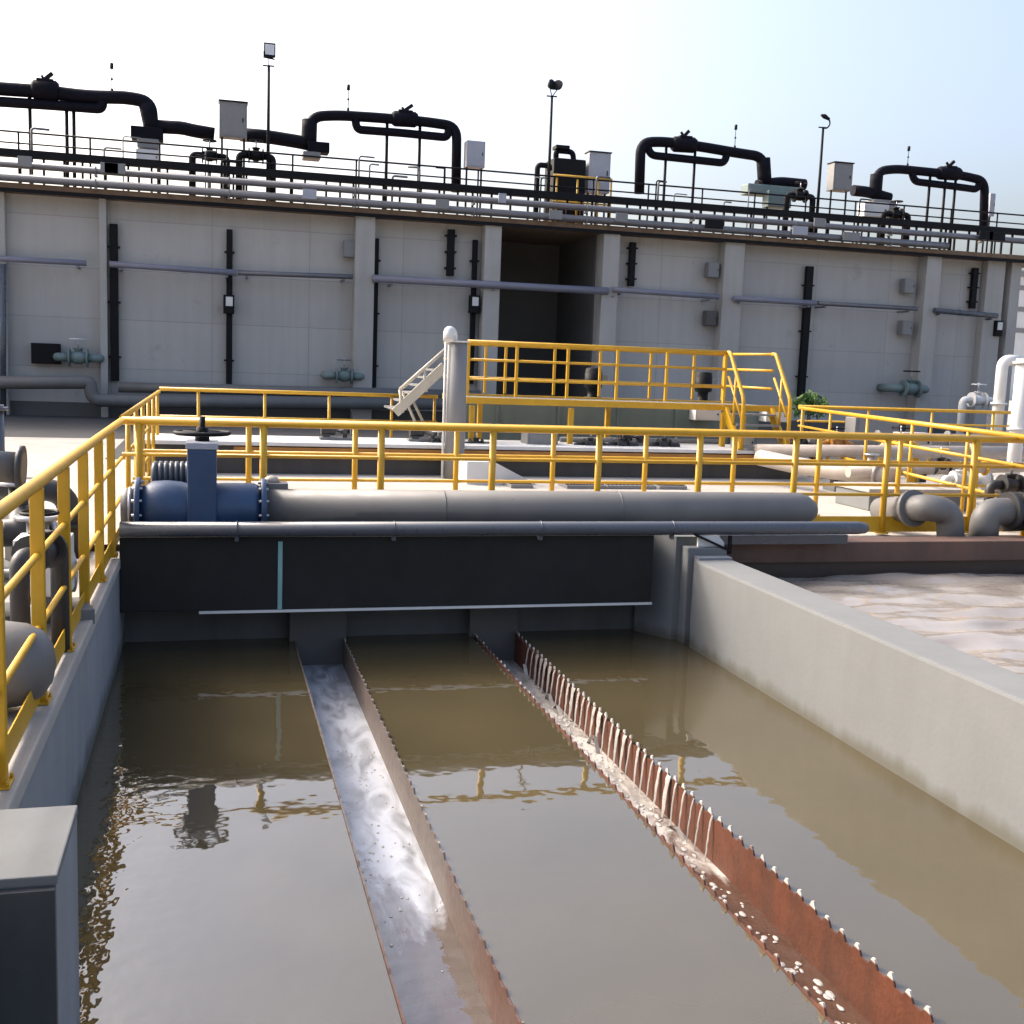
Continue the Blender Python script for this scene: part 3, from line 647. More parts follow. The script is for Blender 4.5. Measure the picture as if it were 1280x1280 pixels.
for i, (x0, x1) in enumerate(((633, 660), (702, 750), (752, 812), (816, 850))):
    p0 = at(x0, 610, 13.6); p1 = at(x1, 610, 13.6)
    r = thing('drain_grate', (p0.x, 15.0, 0), ('short dark drain grate left of the others', 'dark drain grate second from the left', 'dark drain grate second from the right', 'dark drain grate right of the others')[i] + ' behind the grey pipe', 'drain grate', 'drain grates')
    s_ = 15.0 / 13.6
    mb = MB(); mb.box(p0.x * s_, p1.x * s_, 14.75, 15.2, 0.002, .05, .004); mb.build('frame', 'cabgrey', r)
    mb = MB(); n = 12
    for k in range(n): 
        x = p0.x * s_ + (p1.x - p0.x) * s_ * (k + .5) / n; mb.box(x - .012, x + .012, 14.8, 15.15, .052, .06)
    mb.build('bars', 'black', r)

# small machines standing on / behind the low tank, seen through the rails
EQ = 'small machines behind the double railing'
cabinet(at(674, 551, 17), (.50, .4, .26), 'grey louvred box standing on the low tank left of the steps', 'cabgrey', hood=False, group=EQ)
cabinet(at(880, 517, 19.5), (.52, .4, .24), 'white box with a dark door handle under the right end of the platform', 'white', hood=False, group=EQ)
cabinet(at(965, 519, 19.5), (.45, .4, .24), 'white box right of the platform stairs behind the railing', 'white', hood=False, group=EQ)
cabinet(at(928, 552, 16.9), (.28, .3, .3), 'white meter box on the low tank beneath the platform stairs', 'white', hood=False, group=EQ)
for i, px in enumerate((547, 595, 738, 778, 830, 1000)):
    flanged_valve(at(px, 556, 16.85), (1, 0, 0), .06, ['dark valve on the low tank left of the pale column', 'dark valve on the low tank just right of the pale column', 'dark valve on the low tank below the middle of the platform',
                  'dark valve on the low tank, third from the right', 'dark valve on the low tank, second from the right', 'dark valve beside the beige pipe below the stairs'][i], 'rubber', 'black' if i % 2 else 'white', EQ, stub=('down', .461 if i < 5 else .002))
for i, px in enumerate((420, 530, 790)):
    p = at(px, 556, 17.0); pump((p.x, 17.0, .46), 0, .42, ['small dark pump on the low tank far left of the pale column', 'small grey pump on the low tank next to the pale column', 'small dark pump on the low tank below the platform'][i], 'rubber', 'greypipe' if i == 1 else 'rubber', EQ)
pipe([at(325, 552, 17.2), at(560, 555, 17.2)], .045, 'steel', 'bright steel pipe on the low tank left of the pale column', flanges=((0, .3), (0, .7)))
pipe([at(700, 549, 17.5), at(905, 552, 17.5)], .04, 'cabgrey', 'thin grey pipe on the low tank below the platform', flanges=((0, .3), (0, .7)))

# pale column with gooseneck
p = at(567, 600, 16.0); top = at(567, 428, 16.0)
r = thing('vent_column', (p.x, 16.0, 0), 'pale grey vent column with a white rounded head left of the yellow platform', 'vent')
mb = MB(); mb.tube([(p.x, 16, 0.001), (p.x, 16, top.z)], .145, 28); mb.build('column', 'cabgrey', r)
hx = at(563, 420, 16)
mb = MB(); mb.tube(fillet([(hx.x + .03, 16, top.z - .02), (hx.x + .03, 16, top.z + .14), (hx.x - .06, 15.85, top.z + .16), (hx.x - .07, 15.8, top.z + .02)], .12, 6), .075, 16); mb.build('gooseneck', 'white', r)
mb = MB(); mb.lathe((p.x, 16, top.z + .001), (0, 0, 1), [(0, .165), (.025, .165)], 24); mb.build('top_flange', 'white', r)
mb = MB(); mb.tube([(p.x - .18, 15.97, 0.001), (p.x - .18, 15.97, top.z + .08)], .018, 8); mb.build('conduit', 'white', r)

# ------------------------------------------------------------------ raised platform with stairs
D0, D1 = 17.0, 18.9
x0 = at(583, 497, D0).x; x1 = at(905, 505, D0).x; xe = at(985, 510, D0).x; dz = 1.13; rt = 2.0
r = thing('access_platform', ((x0 + x1) / 2, 18, 0), 'raised yellow access platform with open rails in front of the big tank', 'platform')
mb = MB(); mb.box(x0, xe, D0, D0 + .06, dz - .07, dz + .03, .006); mb.box(x0, xe, D1 - .06, D1, dz - .07, dz + .03, .006); mb.build('edge_beam', 'yellow', r)
mb = MB()
nx = int((xe - x0) / .08)
for k in range(nx): mb.box(x0 + k * .08, x0 + k * .08 + .02, D0 + .062, D1 - .062, dz - .03, dz)
mb.build('grating', 'cabgrey', r)
def dposts(Y, xs):
    for x in xs:
        mb = MB(); mb.box(x - .022, x + .022, Y - .022, Y + .022, dz + .051, rt, .004); mb.build('post', 'yellow', r)
dposts(D0 + .03, [x0 + .02] + [at(px, 470, D0).x for px in (646, 710, 772, 834)] + [x1])
dposts(D1 - .03, [at(px, 470, D1).x for px in (606, 631, 692, 749, 812, 866)] + [at(968, 442, D0).x])
for z in (rt + .01, 1.74, 1.44):
    xx = at(968, 442, D0).x; mb = MB(); mb.tube([(xx, D0, z), (xx, D1 - .03, z)], .024, 8); mb.build('side_rail', 'yellow', r)
for Y, xx in ((D0 + .03, x1), (D1 - .03, at(968, 442, D0).x)):
    for z, nm, rr in ((rt + .01, 'top_rail', .032), (1.44, 'mid_rail', .02), (1.74, 'mid_rail', .02)):
        mb = MB(); mb.tube([(x0, Y, z), (xx, Y, z)], rr, 10); mb.build(nm, 'yellow', r)
for px, Y in ((590, D0 + .1), (714, D0 + .1), (905, D0 + .1), (600, D1 - .1), (760, D1 - .1), (930, D1 - .1)):
    x = at(px, 510, Y).x; mb = MB(); mb.box(x - .04, x + .04, Y - .04, Y + .04, 0.001, dz - .102, .005); mb.build('leg', 'yellow', r)
xs2 = at(968, 442, D0).x
s = thing('steel_stairs', ((x1 + xs2) / 2, 16.6, .46), 'steep yellow stairs with paired handrails descending towards the viewer right of the platform', 'stairs')
for xx in (x1 + .03, xs2):
    mb = MB(); mb.bar((xx, D0 - .003, dz - .06), (xx, 16.40, .47), .05, .16); mb.build('stringer', 'yellow', s)
    mb = MB(); mb.tube(fillet([(xx, D0 + .06, rt + .01), (xx, D0 - .06, rt + .01), (xx, 16.36, 1.28), (xx, 16.34, .465)], .08), .032, 10)
    mb.tube([(xx, D0 - .05, 1.62), (xx, 16.36, .92)], .02, 8); mb.tube([(xx, 16.68, .85), (xx, 16.68, 1.62)], .022, 8); mb.build('handrail', 'yellow', s)
for k in range(4):
    t = (k + .7) / 4; y = D0 - .06 - .56 * t; z = dz - (dz - .46) * t; mb = MB(); mb.box(x1 + .06, xs2 - .03, y - .1, y + .1, z - .015, z + .015); mb.build('tread', 'cabgrey', s)
# second stair left of the vent column: pale stringers going up to the platform
s = thing('steel_stairs', (at(500, 515, 17.4).x, 17.4, 0), 'pale steel stairs climbing from the left up to the platform behind the vent column', 'stairs')
for Y in (17.2, 18.1):
    a0 = at(494, 516, Y); a1 = at(556, 458, Y)
    mb = MB(); mb.bar(a0, a1, .04, .15); mb.build('stringer', 'cream', s)
    mb = MB(); mb.tube([at(500, 487, Y), at(558, 436, Y)], .03, 8); mb.tube([at(500, 487, Y), at(503, 516, Y)], .025, 8); mb.tube([at(530, 461, Y), at(533, 490, Y)], .022, 8); mb.build('handrail', 'cream', s)
a0 = at(494, 516, 17.2); a1 = at(556, 458, 17.2)
for k in range(6):
    c = a0.lerp(a1, (k + .5) / 6); mb = MB(); mb.box(c.x - .11, c.x + .11, 17.23, 18.07, c.z - .015, c.z + .015); mb.build('tread', 'cabgrey', s)
for k in range(2):
    mb = MB(); mb.tube([at(503 + 8 * k, 490, 17.25 + .6 * k), at(520 + 10 * k, 530, 17.25 + .6 * k)], .022, 8); mb.build('brace', 'cream', s)
# sage tank beneath the platform
r = thing('dosing_tank', (at(700, 510, 19.6).x, 20, 0), 'long pale green dosing tank under the raised platform', 'tank')
gx0, gx1 = at(582, 510, 19.6).x, at(950, 510, 19.6).x
mb = MB(); mb.box(gx0, gx1, 19.6, 20.6, .001, 1.05, .02); mb.build('tank_body', 'sage', r)
for k in range(5):
    x = gx0 + (gx1 - gx0) * (k + .5) / 5; mb = MB(); mb.box(x - .02, x + .02, 19.56, 19.598, .01, 1.0); mb.build('stiffener', 'sage', r)
mb = MB(); mb.box(gx0 - .02, gx1 + .02, 19.55, 20.65, 1.052, 1.08); mb.build('lid', 'sage', r)
for i, px in enumerate((742, 880)):
    p = at(px, 470, 20.1)
    r = thing('mixer', (p.x, 20.1, 1.08), ['dark mixer motor in front of the tank recess', 'dark mixer motor nearest the stairs'][i] + ' on the green dosing tank', 'mixer', 'mixers on the green tank')
    m_ = 'black'
    mb = MB(); prof = [(0, .16), (.05, .16), (.06, .1), (.2, .1), (.22, .15)]
    d = .24
    prof += [(d, .165), (d + .26, .165)]; d += .26
    prof += [(d, .16), (d + .08, .15), (d + .1, .08)]
    mb.lathe((p.x, 20.1, 1.083), (0, 0, 1), prof, 18); mb.build('motor', m_, r)
    mb = MB(); mb.box(p.x + .12, p.x + .26, 20.02, 20.18, 1.4, 1.55, .008); mb.build('terminal_box', 'cabgrey', r)

# ------------------------------------------------------------------ big tank at the back
TY = 30.0; TB = 5.33; TT = 5.52
X = lambda px, py=400: at(px, py, TY).x
gl, gr = X(620), X(744); tx0, tx1 = -13.0, X(1262)
r = thing('treatment_tank', (8, 31, 0), 'huge grey concrete treatment tank with a dark central recess and brown roof edge', 'tank')
mw = M['tank']
def panelled(m, w_, h_):
    nt = m.node_tree; N = nt.nodes; L = nt.links; b = N['Principled BSDF']
    br = N.new('ShaderNodeTexBrick'); br.offset = 0; br.inputs['Scale'].default_value = 1
    br.inputs['Brick Width'].default_value = w_; br.inputs['Row Height'].default_value = h_; br.inputs['Mortar Size'].default_value = .012; br.inputs['Mortar Smooth'].default_value = .4
    br.inputs['Color1'].default_value = (1, 1, 1, 1); br.inputs['Color2'].default_value = (.90, .91, .93, 1); br.inputs['Mortar'].default_value = (.72, .72, .72, 1)
    geo = N.new('ShaderNodeNewGeometry'); mp = N.new('ShaderNodeMapping'); mp.inputs['Rotation'].default_value = (-PI / 2, 0, 0)
    L.new(geo.outputs['Position'], mp.inputs['Vector']); L.new(mp.outputs[0], br.inputs['Vector'])
    src = b.inputs['Base Color'].links[0].from_socket
    mx = N.new('ShaderNodeMix'); mx.data_type = 'RGBA'; mx.blend_type = 'MULTIPLY'; mx.inputs['Factor'].default_value = 1
    L.new(src, mx.inputs['A']); L.new(br.outputs['Color'], mx.inputs['B']); L.new(mx.outputs['Result'], b.inputs['Base Color'])
panelled(mw, 2.44, 1.22)
chips(mw, (.22, .20, .175), .9, .60, .80)
mb = MB(); mb.box(tx0, gl, TY, TY + 9, 0, TB); mb.build('wall', 'tank', r)
mb = MB(); mb.box(gr, tx1 - .45, TY, TY + 9, 0, TB); mb.build('wall', 'tank', r)
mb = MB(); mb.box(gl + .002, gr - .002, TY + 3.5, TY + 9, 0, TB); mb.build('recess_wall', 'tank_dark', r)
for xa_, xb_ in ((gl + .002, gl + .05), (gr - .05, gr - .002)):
    mb = MB(); mb.box(xa_, xb_, TY + .15, TY + 3.497, 0.002, TB - .003); mb.build('recess_side_shade', 'tank_dark', r)  # dark sheets over the side walls paint the shade inside the recess
mb = MB(); mb.box(tx0, X(1300), TY - .55, TY + 9.2, TB + .002, TT, .02); mb.build('roof_slab', 'slab', r)
mb = MB(); mb.box(tx0, X(1300), TY - .57, TY - .552, TB - .03, TB + .06); mb.build('drip_strip', 'black', r)
for px, wpx, dep, y0 in ((6, 10, .25, 5.3), (131, 9, .3, 5.3), (452, 24, .45, 5.3), (608, 20, .5, 5.3), (753, 20, .5, 5.3), (905, 24, .45, 5.3), (1151, 18, .45, 5.3), (1232, 22, .3, 5.3)):
    a = X(px - wpx / 2); b_ = X(px + wpx / 2); mb = MB(); mb.box(a, b_, TY - dep, TY - .003, 0, TB - .002, .02); mb.build('pilaster', 'tank_light', r)
mb = MB(); mb.box(X(1251), X(1263), TY - .3, TY + .2, 0, TB - .003, .02); mb.build('corner_post', 'tank_light', r)
mb = MB(); mb.box(tx0, gl - .3, TY - .06, TY - .002, 0.001, .35); mb.build('base_plinth', 'tank_dark', r)
mb = MB(); mb.box(gr + .4, tx1 - .5, TY - .06, TY - .002, 0.001, .35); mb.build('base_plinth', 'tank_dark', r)

DP = 'dark downpipes on the tank wall'
for i, (px, ya, yb, wpx, extra) in enumerate(((142, 280, 476, 9, 0), (287, 287, 480, 7, 1), (469, 298, 486, 9, 0), (564, 287, 345, 9, 0), (594, 300, 480, 6, 1), (765, 312, 480, 6, 0), (791, 303, 358, 8, 0), (1012, 333, 496, 10, 0), (1219, 335, 386, 8, 0), (1243, 400, 496, 7, 1))):
    t_ = at(px, ya, TY - .12); b_ = at(px, yb, TY - .12); hw = wpx * .0215 / 2
    lab = ['dark downpipe beside the first wall pipe joint at far left', 'slim dark downpipe carrying a small white meter left of the middle', 'dark downpipe beside the pilaster left of the vent column', 'short dark downpipe above the vent column',
           'dark downpipe with a white meter left of the tank recess', 'thin dark downpipe at the right side of the tank recess', 'short dark downpipe right of the tank recess', 'long dark downpipe behind the platform stairs', 'short dark downpipe near the right tank corner', 'dark downpipe with a white meter by the right tank corner'][i]
    q = thing('downpipe', (t_.x, TY - .12, b_.z), lab, 'downpipe', DP)
    mb = MB(); mb.box(t_.x - hw, t_.x + hw, TY - .2, TY - .06, b_.z, t_.z, .015); mb.build('pipe_run', 'black', q)
    for k in range(3):
        z = b_.z + (t_.z - b_.z) * (.15 + .35 * k); mb = MB(); mb.box(t_.x - hw - .05, t_.x + hw + .05, TY - .21, TY - .003, z, z + .04); mb.build('strap', 'black', q)
    if extra:
        zc_ = at(px, 380 if px < 1000 else 410, TY - .2).z
        mb = MB(); mb.box(t_.x - .15, t_.x + .12, TY - .4, TY - .205, zc_ - .25, zc_ + .22, .02); g = mb.build('meter_housing', 'black', q)
        mb = MB(); mb.box(t_.x - .09, t_.x + .08, TY - .42, TY - .402, zc_ - .06, zc_ + .17, .004); mb.build('meter_face', 'white', g)
# wall pipes
WP = 'horizontal pipes along the tank wall'
for i, (pa_, pb_, ya, yb, rad, mm) in enumerate(((-40, 108, 321, 329, .07, 'lilacpipe'), (137, 296, 330, 341, .075, 'lilacpipe'), (297, 441, 341, 346, .065, 'gal'), (465, 760, 348, 364, .10, 'lilacpipe'), (766, 898, 362, 371, .075, 'lilacpipe'), (917, 1020, 373, 379, .08, 'lilacpipe'), (1022, 1146, 379, 386, .065, 'gal'), (1168, 1246, 388, 395, .08, 'bluegreypipe'))):
    a = at(pa_, ya, TY - .55); b_ = at(pb_, yb, TY - .55); z = 3.84
    q = thing('wall_pipe', (a.x, TY - .55, z), ['horizontal wall pipe leaving the left edge of the photo', 'horizontal wall pipe from the first downpipe to the slim downpipe', 'pale horizontal wall pipe ending at the pilaster left of the vent column', 'thicker horizontal wall pipe crossing the dark recess',
              'horizontal wall pipe just right of the recess', 'horizontal wall pipe above the platform stairs', 'pale horizontal wall pipe right of the long downpipe', 'blue-grey horizontal wall pipe by the right tank corner'][i], 'pipe', WP)
    mb = MB(); mb.tube([(a.x, TY - .55, a.z), (b_.x, TY - .55, b_.z)], rad, 14); mb.build('barrel', mm, q)
    n = 1 if b_.x - a.x < 4 else 2
    for k in range(n + 1):
        t = .08 + .84 * k / n; c = a.lerp(b_, t)
        if gl - .2 < c.x < gr + .2: c.x = gl - .3 if k < n else gr + .3
        mb = MB(); mb.box(c.x - .03, c.x + .03, TY - .55, TY - .003, c.z - rad - .05, c.z - rad); mb.build('bracket', mm, q)
# pipes at the tank foot
pipe([at(-30, 478, 29.2), at(104, 478, 29.2), at(112, 478, 29.2) , at(116, 500, 29.2), at(180, 502, 29.2), at(600, 505, 29.2)], .16, 'greypipe', 'grey pipe dropping in an S-bend along the foot of the tank wall at left', 'foot_pipe', bend=.5)
pipe([at(148, 484, 29.5), at(600, 494, 29.5)], .13, 'greypipe', 'straight grey pipe along the foot of the tank above the back railing', 'foot_pipe')
pipe([at(4, 330, 29.4), at(4, 520, 29.4)], .07, 'bluegreypipe', 'upright slate pipe on the tank wall at the left edge', 'wall_pipe')
p = at(58, 442, 29.9); cabinet((p.x, 29.85, p.z), (.66, .2, .5), 'dark square box on the tank wall at far left', 'black', hood=False)
flanged_valve(at(98, 447, 29.6), (1, 0, 0), .13, 'green-grey valve on the tank wall at far left', 'sage', 'white', stub=('wall', 29.99))
flanged_valve(at(430, 470, 29.5), (1, 0, 0), .12, 'grey-green valve on the tank wall beside the pilaster left of the vent column', 'sage', 'gal', stub=('wall', 29.99))
flanged_valve(at(1138, 486, 29.3), (1, 0, 0), .15, 'dark green valve at the foot of the tank right of the stairs', 'sage', 'black', stub=('wall', 29.99))
flanged_valve(at(1222, 500, 26), (1, 0, 0), .12, 'white valve near the right corner of the tank', 'white', 'white', stub=('down', .01))
for i, (px, py) in enumerate(((437, 312), (886, 398), (1133, 358), (1130, 410), (889, 338))):
    p = at(px, py, 29.85); cabinet((p.x, 29.8, p.z), (.34, .24, .42), ['small wall box left of the pilaster by the vent column', 'small grey wall box behind the right part of the platform', 'grey wall box high on the tank right of the stairs', 'grey wall box below another right of the stairs', 'small wall box high above the right part of the platform'][i], 'cabgrey' if i != 1 else 'tank_dark', hood=False, group='boxes on the tank wall')

# roof edge: cable tray, two steel pipes, railing
RYF = TY - .45
r = thing('cable_tray', (8, RYF, TT), 'long black cable tray running along the roof edge of the big tank', 'cable tray')
tz0, tz1 = 6.12, 6.30
mb = MB(); mb.box(tx0, X(1300), RYF - .08, RYF + .12, tz0, tz1, .01); mb.build('tray', 'black', r)
x = tx0 + .2; mb = MB(); mb.box(x - .025, x + .025, RYF + .0, RYF + .05, TT + .001, tz0 - .001); f_ = mb.build('support', 'black', r); xs0 = x
while x < X(1298): x += .28 + .3 * random.random(); dup(f_, Vector((x - xs0, 0, 0)))
for _ in range(20):                                       # conduits and small boxes rising from the tray
    x = random.uniform(-5.5, 23); h = random.choice((.15, .25, .4, .55, .3))
    mb = MB(); y = RYF + random.uniform(.14, .4); mb.tube(fillet([(x, y, TT + .001), (x, y, tz1 + h), (x + random.choice((-.3, .25, .4)), y + .05, tz1 + h)], .08, 4), random.choice((.016, .022, .03)), 8); mb.build('riser', random.choice(('black', 'gal', 'cabgrey')), r)
for _ in range(14):
    x = random.uniform(-5.5, 23); mb = MB(); w_ = random.uniform(.1, .3); y = RYF - .30; z = random.choice((5.66, 5.72, 5.98)); mb.box(x - w_, x + w_, y - .06, y - .11, z - .12, z + .12, .01); mb.build('terminal_box', random.choice(('black', 'cabgrey', 'paleblue')), r)
for z, rr, lab in ((5.92, .085, 'upper bright steel pipe along the roof edge of the big tank'), (5.62, .095, 'lower bright steel pipe along the roof edge of the big tank')):
    xe_ = X(1300) if z > 5.8 else X(1160)
    r = thing('roof_pipe', (5, RYF - .2, z), lab, 'pipe', 'steel pipes along the roof edge')
    mb = MB(); mb.tube([(tx0, RYF - .2, z), (xe_ - .3, RYF - .2, z), (xe_, RYF - .2, z)], rr, 14); mb.build('barrel', 'gal', r)
    for k in range(12):
        x = tx0 + 1 + k * 3.1
        if x < xe_ - .2: mb = MB(); mb.ring((x, RYF - .2, z), (1, 0, 0), rr, .02, 16, 6); mb.box(x - .03, x + .03, RYF - .25, RYF - .005, z - rr - .05, z - rr); mb.build('clamp', 'cabgrey', r)
railing('thin black railing along the whole roof edge of the big tank', [(tx0, TY, TT), (X(1300), TY, TT)], [(tx0 + .4 + 1.62 * i, TY, TT) for i in range(24)], 1.26, (1.0, .45), .024, .024, .020, mat_='black', group='roof railings')

# pipe loops on the roof
LG = 'black pipe loops on the tank roof'
def P(pts, Y): return [at(a, b, Y) for a, b in pts]
def loop(label, Y, main, rm, bypass, rb, valve, supports, duct, rd, elbow=None, drops=()):
    r = thing('pipe_loop', (at(main[0][0], 250, Y).x, Y, TT), label, 'pipework', LG)
    mb = MB(); mp = P(main, Y); mb.tube(fillet(mp, .34, 6), rm, 14); mb.build('main_pipe', 'blackpipe', r)
    mb = MB(); mb.tube(fillet(P(bypass, Y), .18, 5), rb, 12); mb.build('bypass_pipe', 'blackpipe', r)
    v0 = at(valve[0], valve[2], Y); v1 = at(valve[1], valve[2] + (valve[1] - valve[0]) * .06, Y)
    mb = MB(); mb.tube([v0, v0.lerp(v1, .1), v0.lerp(v1, .9), v1], [rm * 1.15, rm * 1.5, rm * 1.5, rm * 1.15], 14)
    c = v0.lerp(v1, .5); mb.box(c.x - .2, c.x + .2, Y - .16, Y + .16, c.z + rm * .8, c.z + rm * 1.6, .02); vv = mb.build('valve_body', 'blackpipe', r)
    mb = MB(); k1, k2 = random.uniform(.06, .14), random.uniform(.12, .22); mb.bar(c + Vector((-.03, 0, rm * 1.6)), c + Vector((-k1, 0, rm * 1.6 + k1)), .05, .06); mb.bar(c + Vector((-.02, 0, rm * 1.6)), c + Vector((k2, 0, rm * 1.6 + .17)), .08, .09); mb.build('lever', 'black', vv)
    for px, py in supports:
        t = at(px, py, Y); mb = MB(); mb.tube([(t.x, Y, TT), (t.x, Y, t.z)], .045, 8); mb.build('support_post', 'black', r)
    if duct:
        mb = MB(); mb.tube(fillet(P(duct, Y), .2, 4), rd, 14); mb.build('duct', 'blackpipe', r)
    if elbow:
        a, b_ = P(elbow[:2], Y); mb = MB(); mb.tube(fillet([a, a.lerp(b_, .5), b_], .1), elbow[2], 14); mb.build('elbow_sleeve', 'blackpipe', r)
    for x0_, x1_, y0_, y1_, mm in drops:
        a = at(x0_, y1_, Y); b_ = at(x1_, y0_, Y); mb = MB(); mb.box(a.x, b_.x, Y - .25, Y + .25, a.z, b_.z, .03); mb.build('blower_casing', mm, r)
    return r
loop('black pipe loop at the left edge of the tank roof', 31.5, [(-60, 106), (0, 111), (60, 115), (110, 121), (160, 122), (188, 128), (191, 168)], .165,
     [(128, 124), (127, 136), (60, 131), (-50, 124)], .13, (40, 74, 112), ((37, 120), (83, 125), (92, 130)), [(194, 158), (228, 160), (240, 163), (268, 168)], .17, ((183, 130), (191, 166), .2), ((164, 204, 162, 174, 'blackpipe'), (172, 199, 176, 186, 'cabgrey')))
loop('black pipe loop second from the left, right of the grey signboard cabinet', 32, [(386, 186), (388, 146), (420, 144), (470, 147), (530, 152), (571, 158), (570, 240)], .14,
     [(444, 148), (446, 162), (500, 166), (560, 172), (561, 156)], .115, (490, 522, 148), ((484, 152), (525, 158)), [(300, 168), (335, 171), (372, 177), (386, 180)], .18, ((387, 150), (386, 182), .21), ((384, 411, 180, 191, 'blackpipe'), (378, 400, 192, 199, 'cabgrey')))
loop('black pipe loop second from the right, above the platform', 32, [(799, 242), (801, 178), (830, 177), (880, 184), (920, 191), (954, 196), (957, 232)], .15,
     [(808, 178), (813, 194), (860, 199), (906, 204), (909, 188)], .115, (840, 870, 180), ((833, 182), (869, 188)), [(946, 232), (975, 228), (1006, 231)], .17, ((954, 198), (956, 230), .21), ((930, 1000, 236, 243, 'sage'),))
loop('black pipe loop rightmost on the tank roof', 32.5, [(1094, 246), (1096, 214), (1120, 211), (1150, 214), (1200, 219), (1231, 226), (1229, 296)], .14,
     [(1139, 213), (1143, 227), (1185, 232), (1222, 237), (1225, 224)], .115, (1172, 1200, 216), ((1163, 217), (1182, 222), (1195, 220)), [(1066, 238), (1085, 240), (1112, 248)], .17, ((1096, 218), (1094, 244), .2), ((1086, 1115, 252, 262, 'cabgrey'),))
# lightning rods
for i, (px, yt, yb, Y) in enumerate(((140, 78, 122, 31.5), (435, 105, 145, 32), (918, 155, 191, 32), (1134, 182, 212, 32.5))):
    t = at(px, yt, Y); b_ = at(px, yb, Y)
    r = thing('lightning_rod', b_, ['thin lightning rod on the pipe loop at the left edge', 'thin lightning rod on the second pipe loop from the left', 'thin lightning rod on the third pipe loop from the left', 'thin lightning rod on the rightmost pipe loop'][i], 'lightning rod', 'lightning rods')
    L_ = t.z - b_.z
    mb = MB(); mb.tube([(b_.x, Y, b_.z), (b_.x, Y, t.z)], [.013, .008], 6); mb.build('rod', 'black', r)
    mb = MB(); mb.tube([(b_.x, Y, b_.z), (b_.x, Y, b_.z + L_ * .25)], .035, 8); mb.build('socket', 'black', r)
    mb = MB(); mb.tube([(b_.x, Y, t.z - .16), (b_.x, Y, t.z - .02)], .045, 8); mb.tube([(b_.x, Y, b_.z + L_ * .5), (b_.x, Y, b_.z + L_ * .55)], .03, 8); mb.build('tip', 'black', r)
# lamp posts
LP = 'lamp posts on the tank roof'
def lamp(px, yb, yt, label, style, Y=30.6):
    t = at(px, yt, Y); r = thing('lamp_post', (t.x, Y, TT), label, 'lamp post', LP)
    mb = MB(); mb.tube([(t.x, Y, TT), (t.x, Y, t.z)], [.05, .035], 10); mb.build('pole', 'black', r)
    mb = MB(); mb.box(t.x - .15, t.x + .02, Y - .02, Y + .02, t.z - .005, t.z + .025); mb.box(t.x - .02, t.x + .14, Y - .02, Y + .02, t.z, t.z + .03); mb.build('arm', 'black', r)
    if style == 0:
        mb = MB(); z = t.z + .22
        mb.box(t.x - .13, t.x + .15, Y - .12, Y - .09, z + .3, z + .33); mb.box(t.x + .13, t.x + .16, Y - .12, Y - .09, z, z + .33); mb.box(t.x - .13, t.x + .15, Y - .12, Y - .08, z - .02, z + .04); mb.box(t.x - .13, t.x - .1, Y - .12, Y - .09, z, z + .30)
        mb.prism([(t.x - .14, Y - .07, z - .02), (t.x + .15, Y - .07, z - .05), (t.x - .14, Y - .07, z + .14)], (0, .08, 0)); mb.tube([(t.x, Y, t.z), (t.x, Y, z)], .012, 6)
        h = mb.build('floodlight', 'black', r)
        mb = MB(); mb.box(t.x - .098, t.x + .128, Y - .115, Y - .1, z + .04, z + .298); mb.build('lens', 'glass', h)
    elif style == 1:
        for s_ in (-1, 1):
            mb = MB(); c = Vector((t.x + .05 + s_ * .13, Y, t.z + .26)); mb.lathe(c - Vector((s_ * .07, .1, -.05)), (s_ * .7, .9, -.35), [(0, .14), (.03, .15), (.1, .11), (.16, .05)], 14); mb.tube([(t.x, Y, t.z), c], .014, 6); mb.build('floodlight', 'black', r)
    else:
        mb = MB(); pts = [(t.x, Y, t.z), (t.x + .12, Y, t.z + .0), (t.x + .22, Y, t.z + .12), (t.x + .18, Y, t.z + .26), (t.x + .02, Y, t.z + .33)]; mb.tube(fillet(pts, .1), .022, 8); mb.tube([pts[3], pts[4], (t.x - .1, Y, t.z + .36)], [.04, .07, .03], 10); mb.build('gooseneck_head', 'black', r)
lamp(336, 205, 83, 'tall lamp post with a square frame floodlight beside the grey cabinet', 0)
lamp(690, 205, 121, 'lamp post with two angled floodlights beside the dark roof unit', 1)
lamp(1029, 265, 160, 'lamp post with a curved gooseneck head towards the right of the roof', 2)
# roof cabinets
RC = 'cabinets on the tank roof'
def roofcab(x0, x1, y0, y1, Y, label, m, dep=.4, hood=True):
    a = at(x0, y1, Y); b_ = at(x1, y0, Y)
    cabinet(((a.x + b_.x) / 2, Y + dep / 2, (a.z + b_.z) / 2), (b_.x - a.x, dep, b_.z - a.z), label, m, legs=max(0.05, a.z - TT), group=RC, hood=hood)
roofcab(274, 309, 129, 170, 30.8, 'grey signboard-like cabinet on legs beside the tall lamp post', 'cabgrey')
roofcab(583, 607, 177, 208, 31.5, 'pale blue cabinet right of the second pipe loop', 'paleblue', hood=False)
roofcab(735, 764, 192, 240, 31, 'pale cabinet right of the dark roof unit', 'paleblue')
roofcab(1041, 1067, 205, 237, 31, 'grey cabinet on legs right of the gooseneck lamp post', 'cabgrey')
roofcab(1236, 1245, 242, 270, 33, 'narrow pale cabinet right of the rightmost pipe loop', 'paleblue', hood=False)
roofcab(170, 200, 188, 204, 31.2, 'low white cabinet under the elbow of the leftmost pipe loop', 'white', hood=False)
roofcab(1080, 1112, 254, 270, 31.5, 'low white cabinet under the rightmost pipe loop', 'white', hood=False)
roofcab(960, 990, 240, 258, 31.5, 'low green cabinet under the duct of the third pipe loop', 'sage', hood=False)
a = at(691, 240, 31); b_ = at(733, 200, 31)
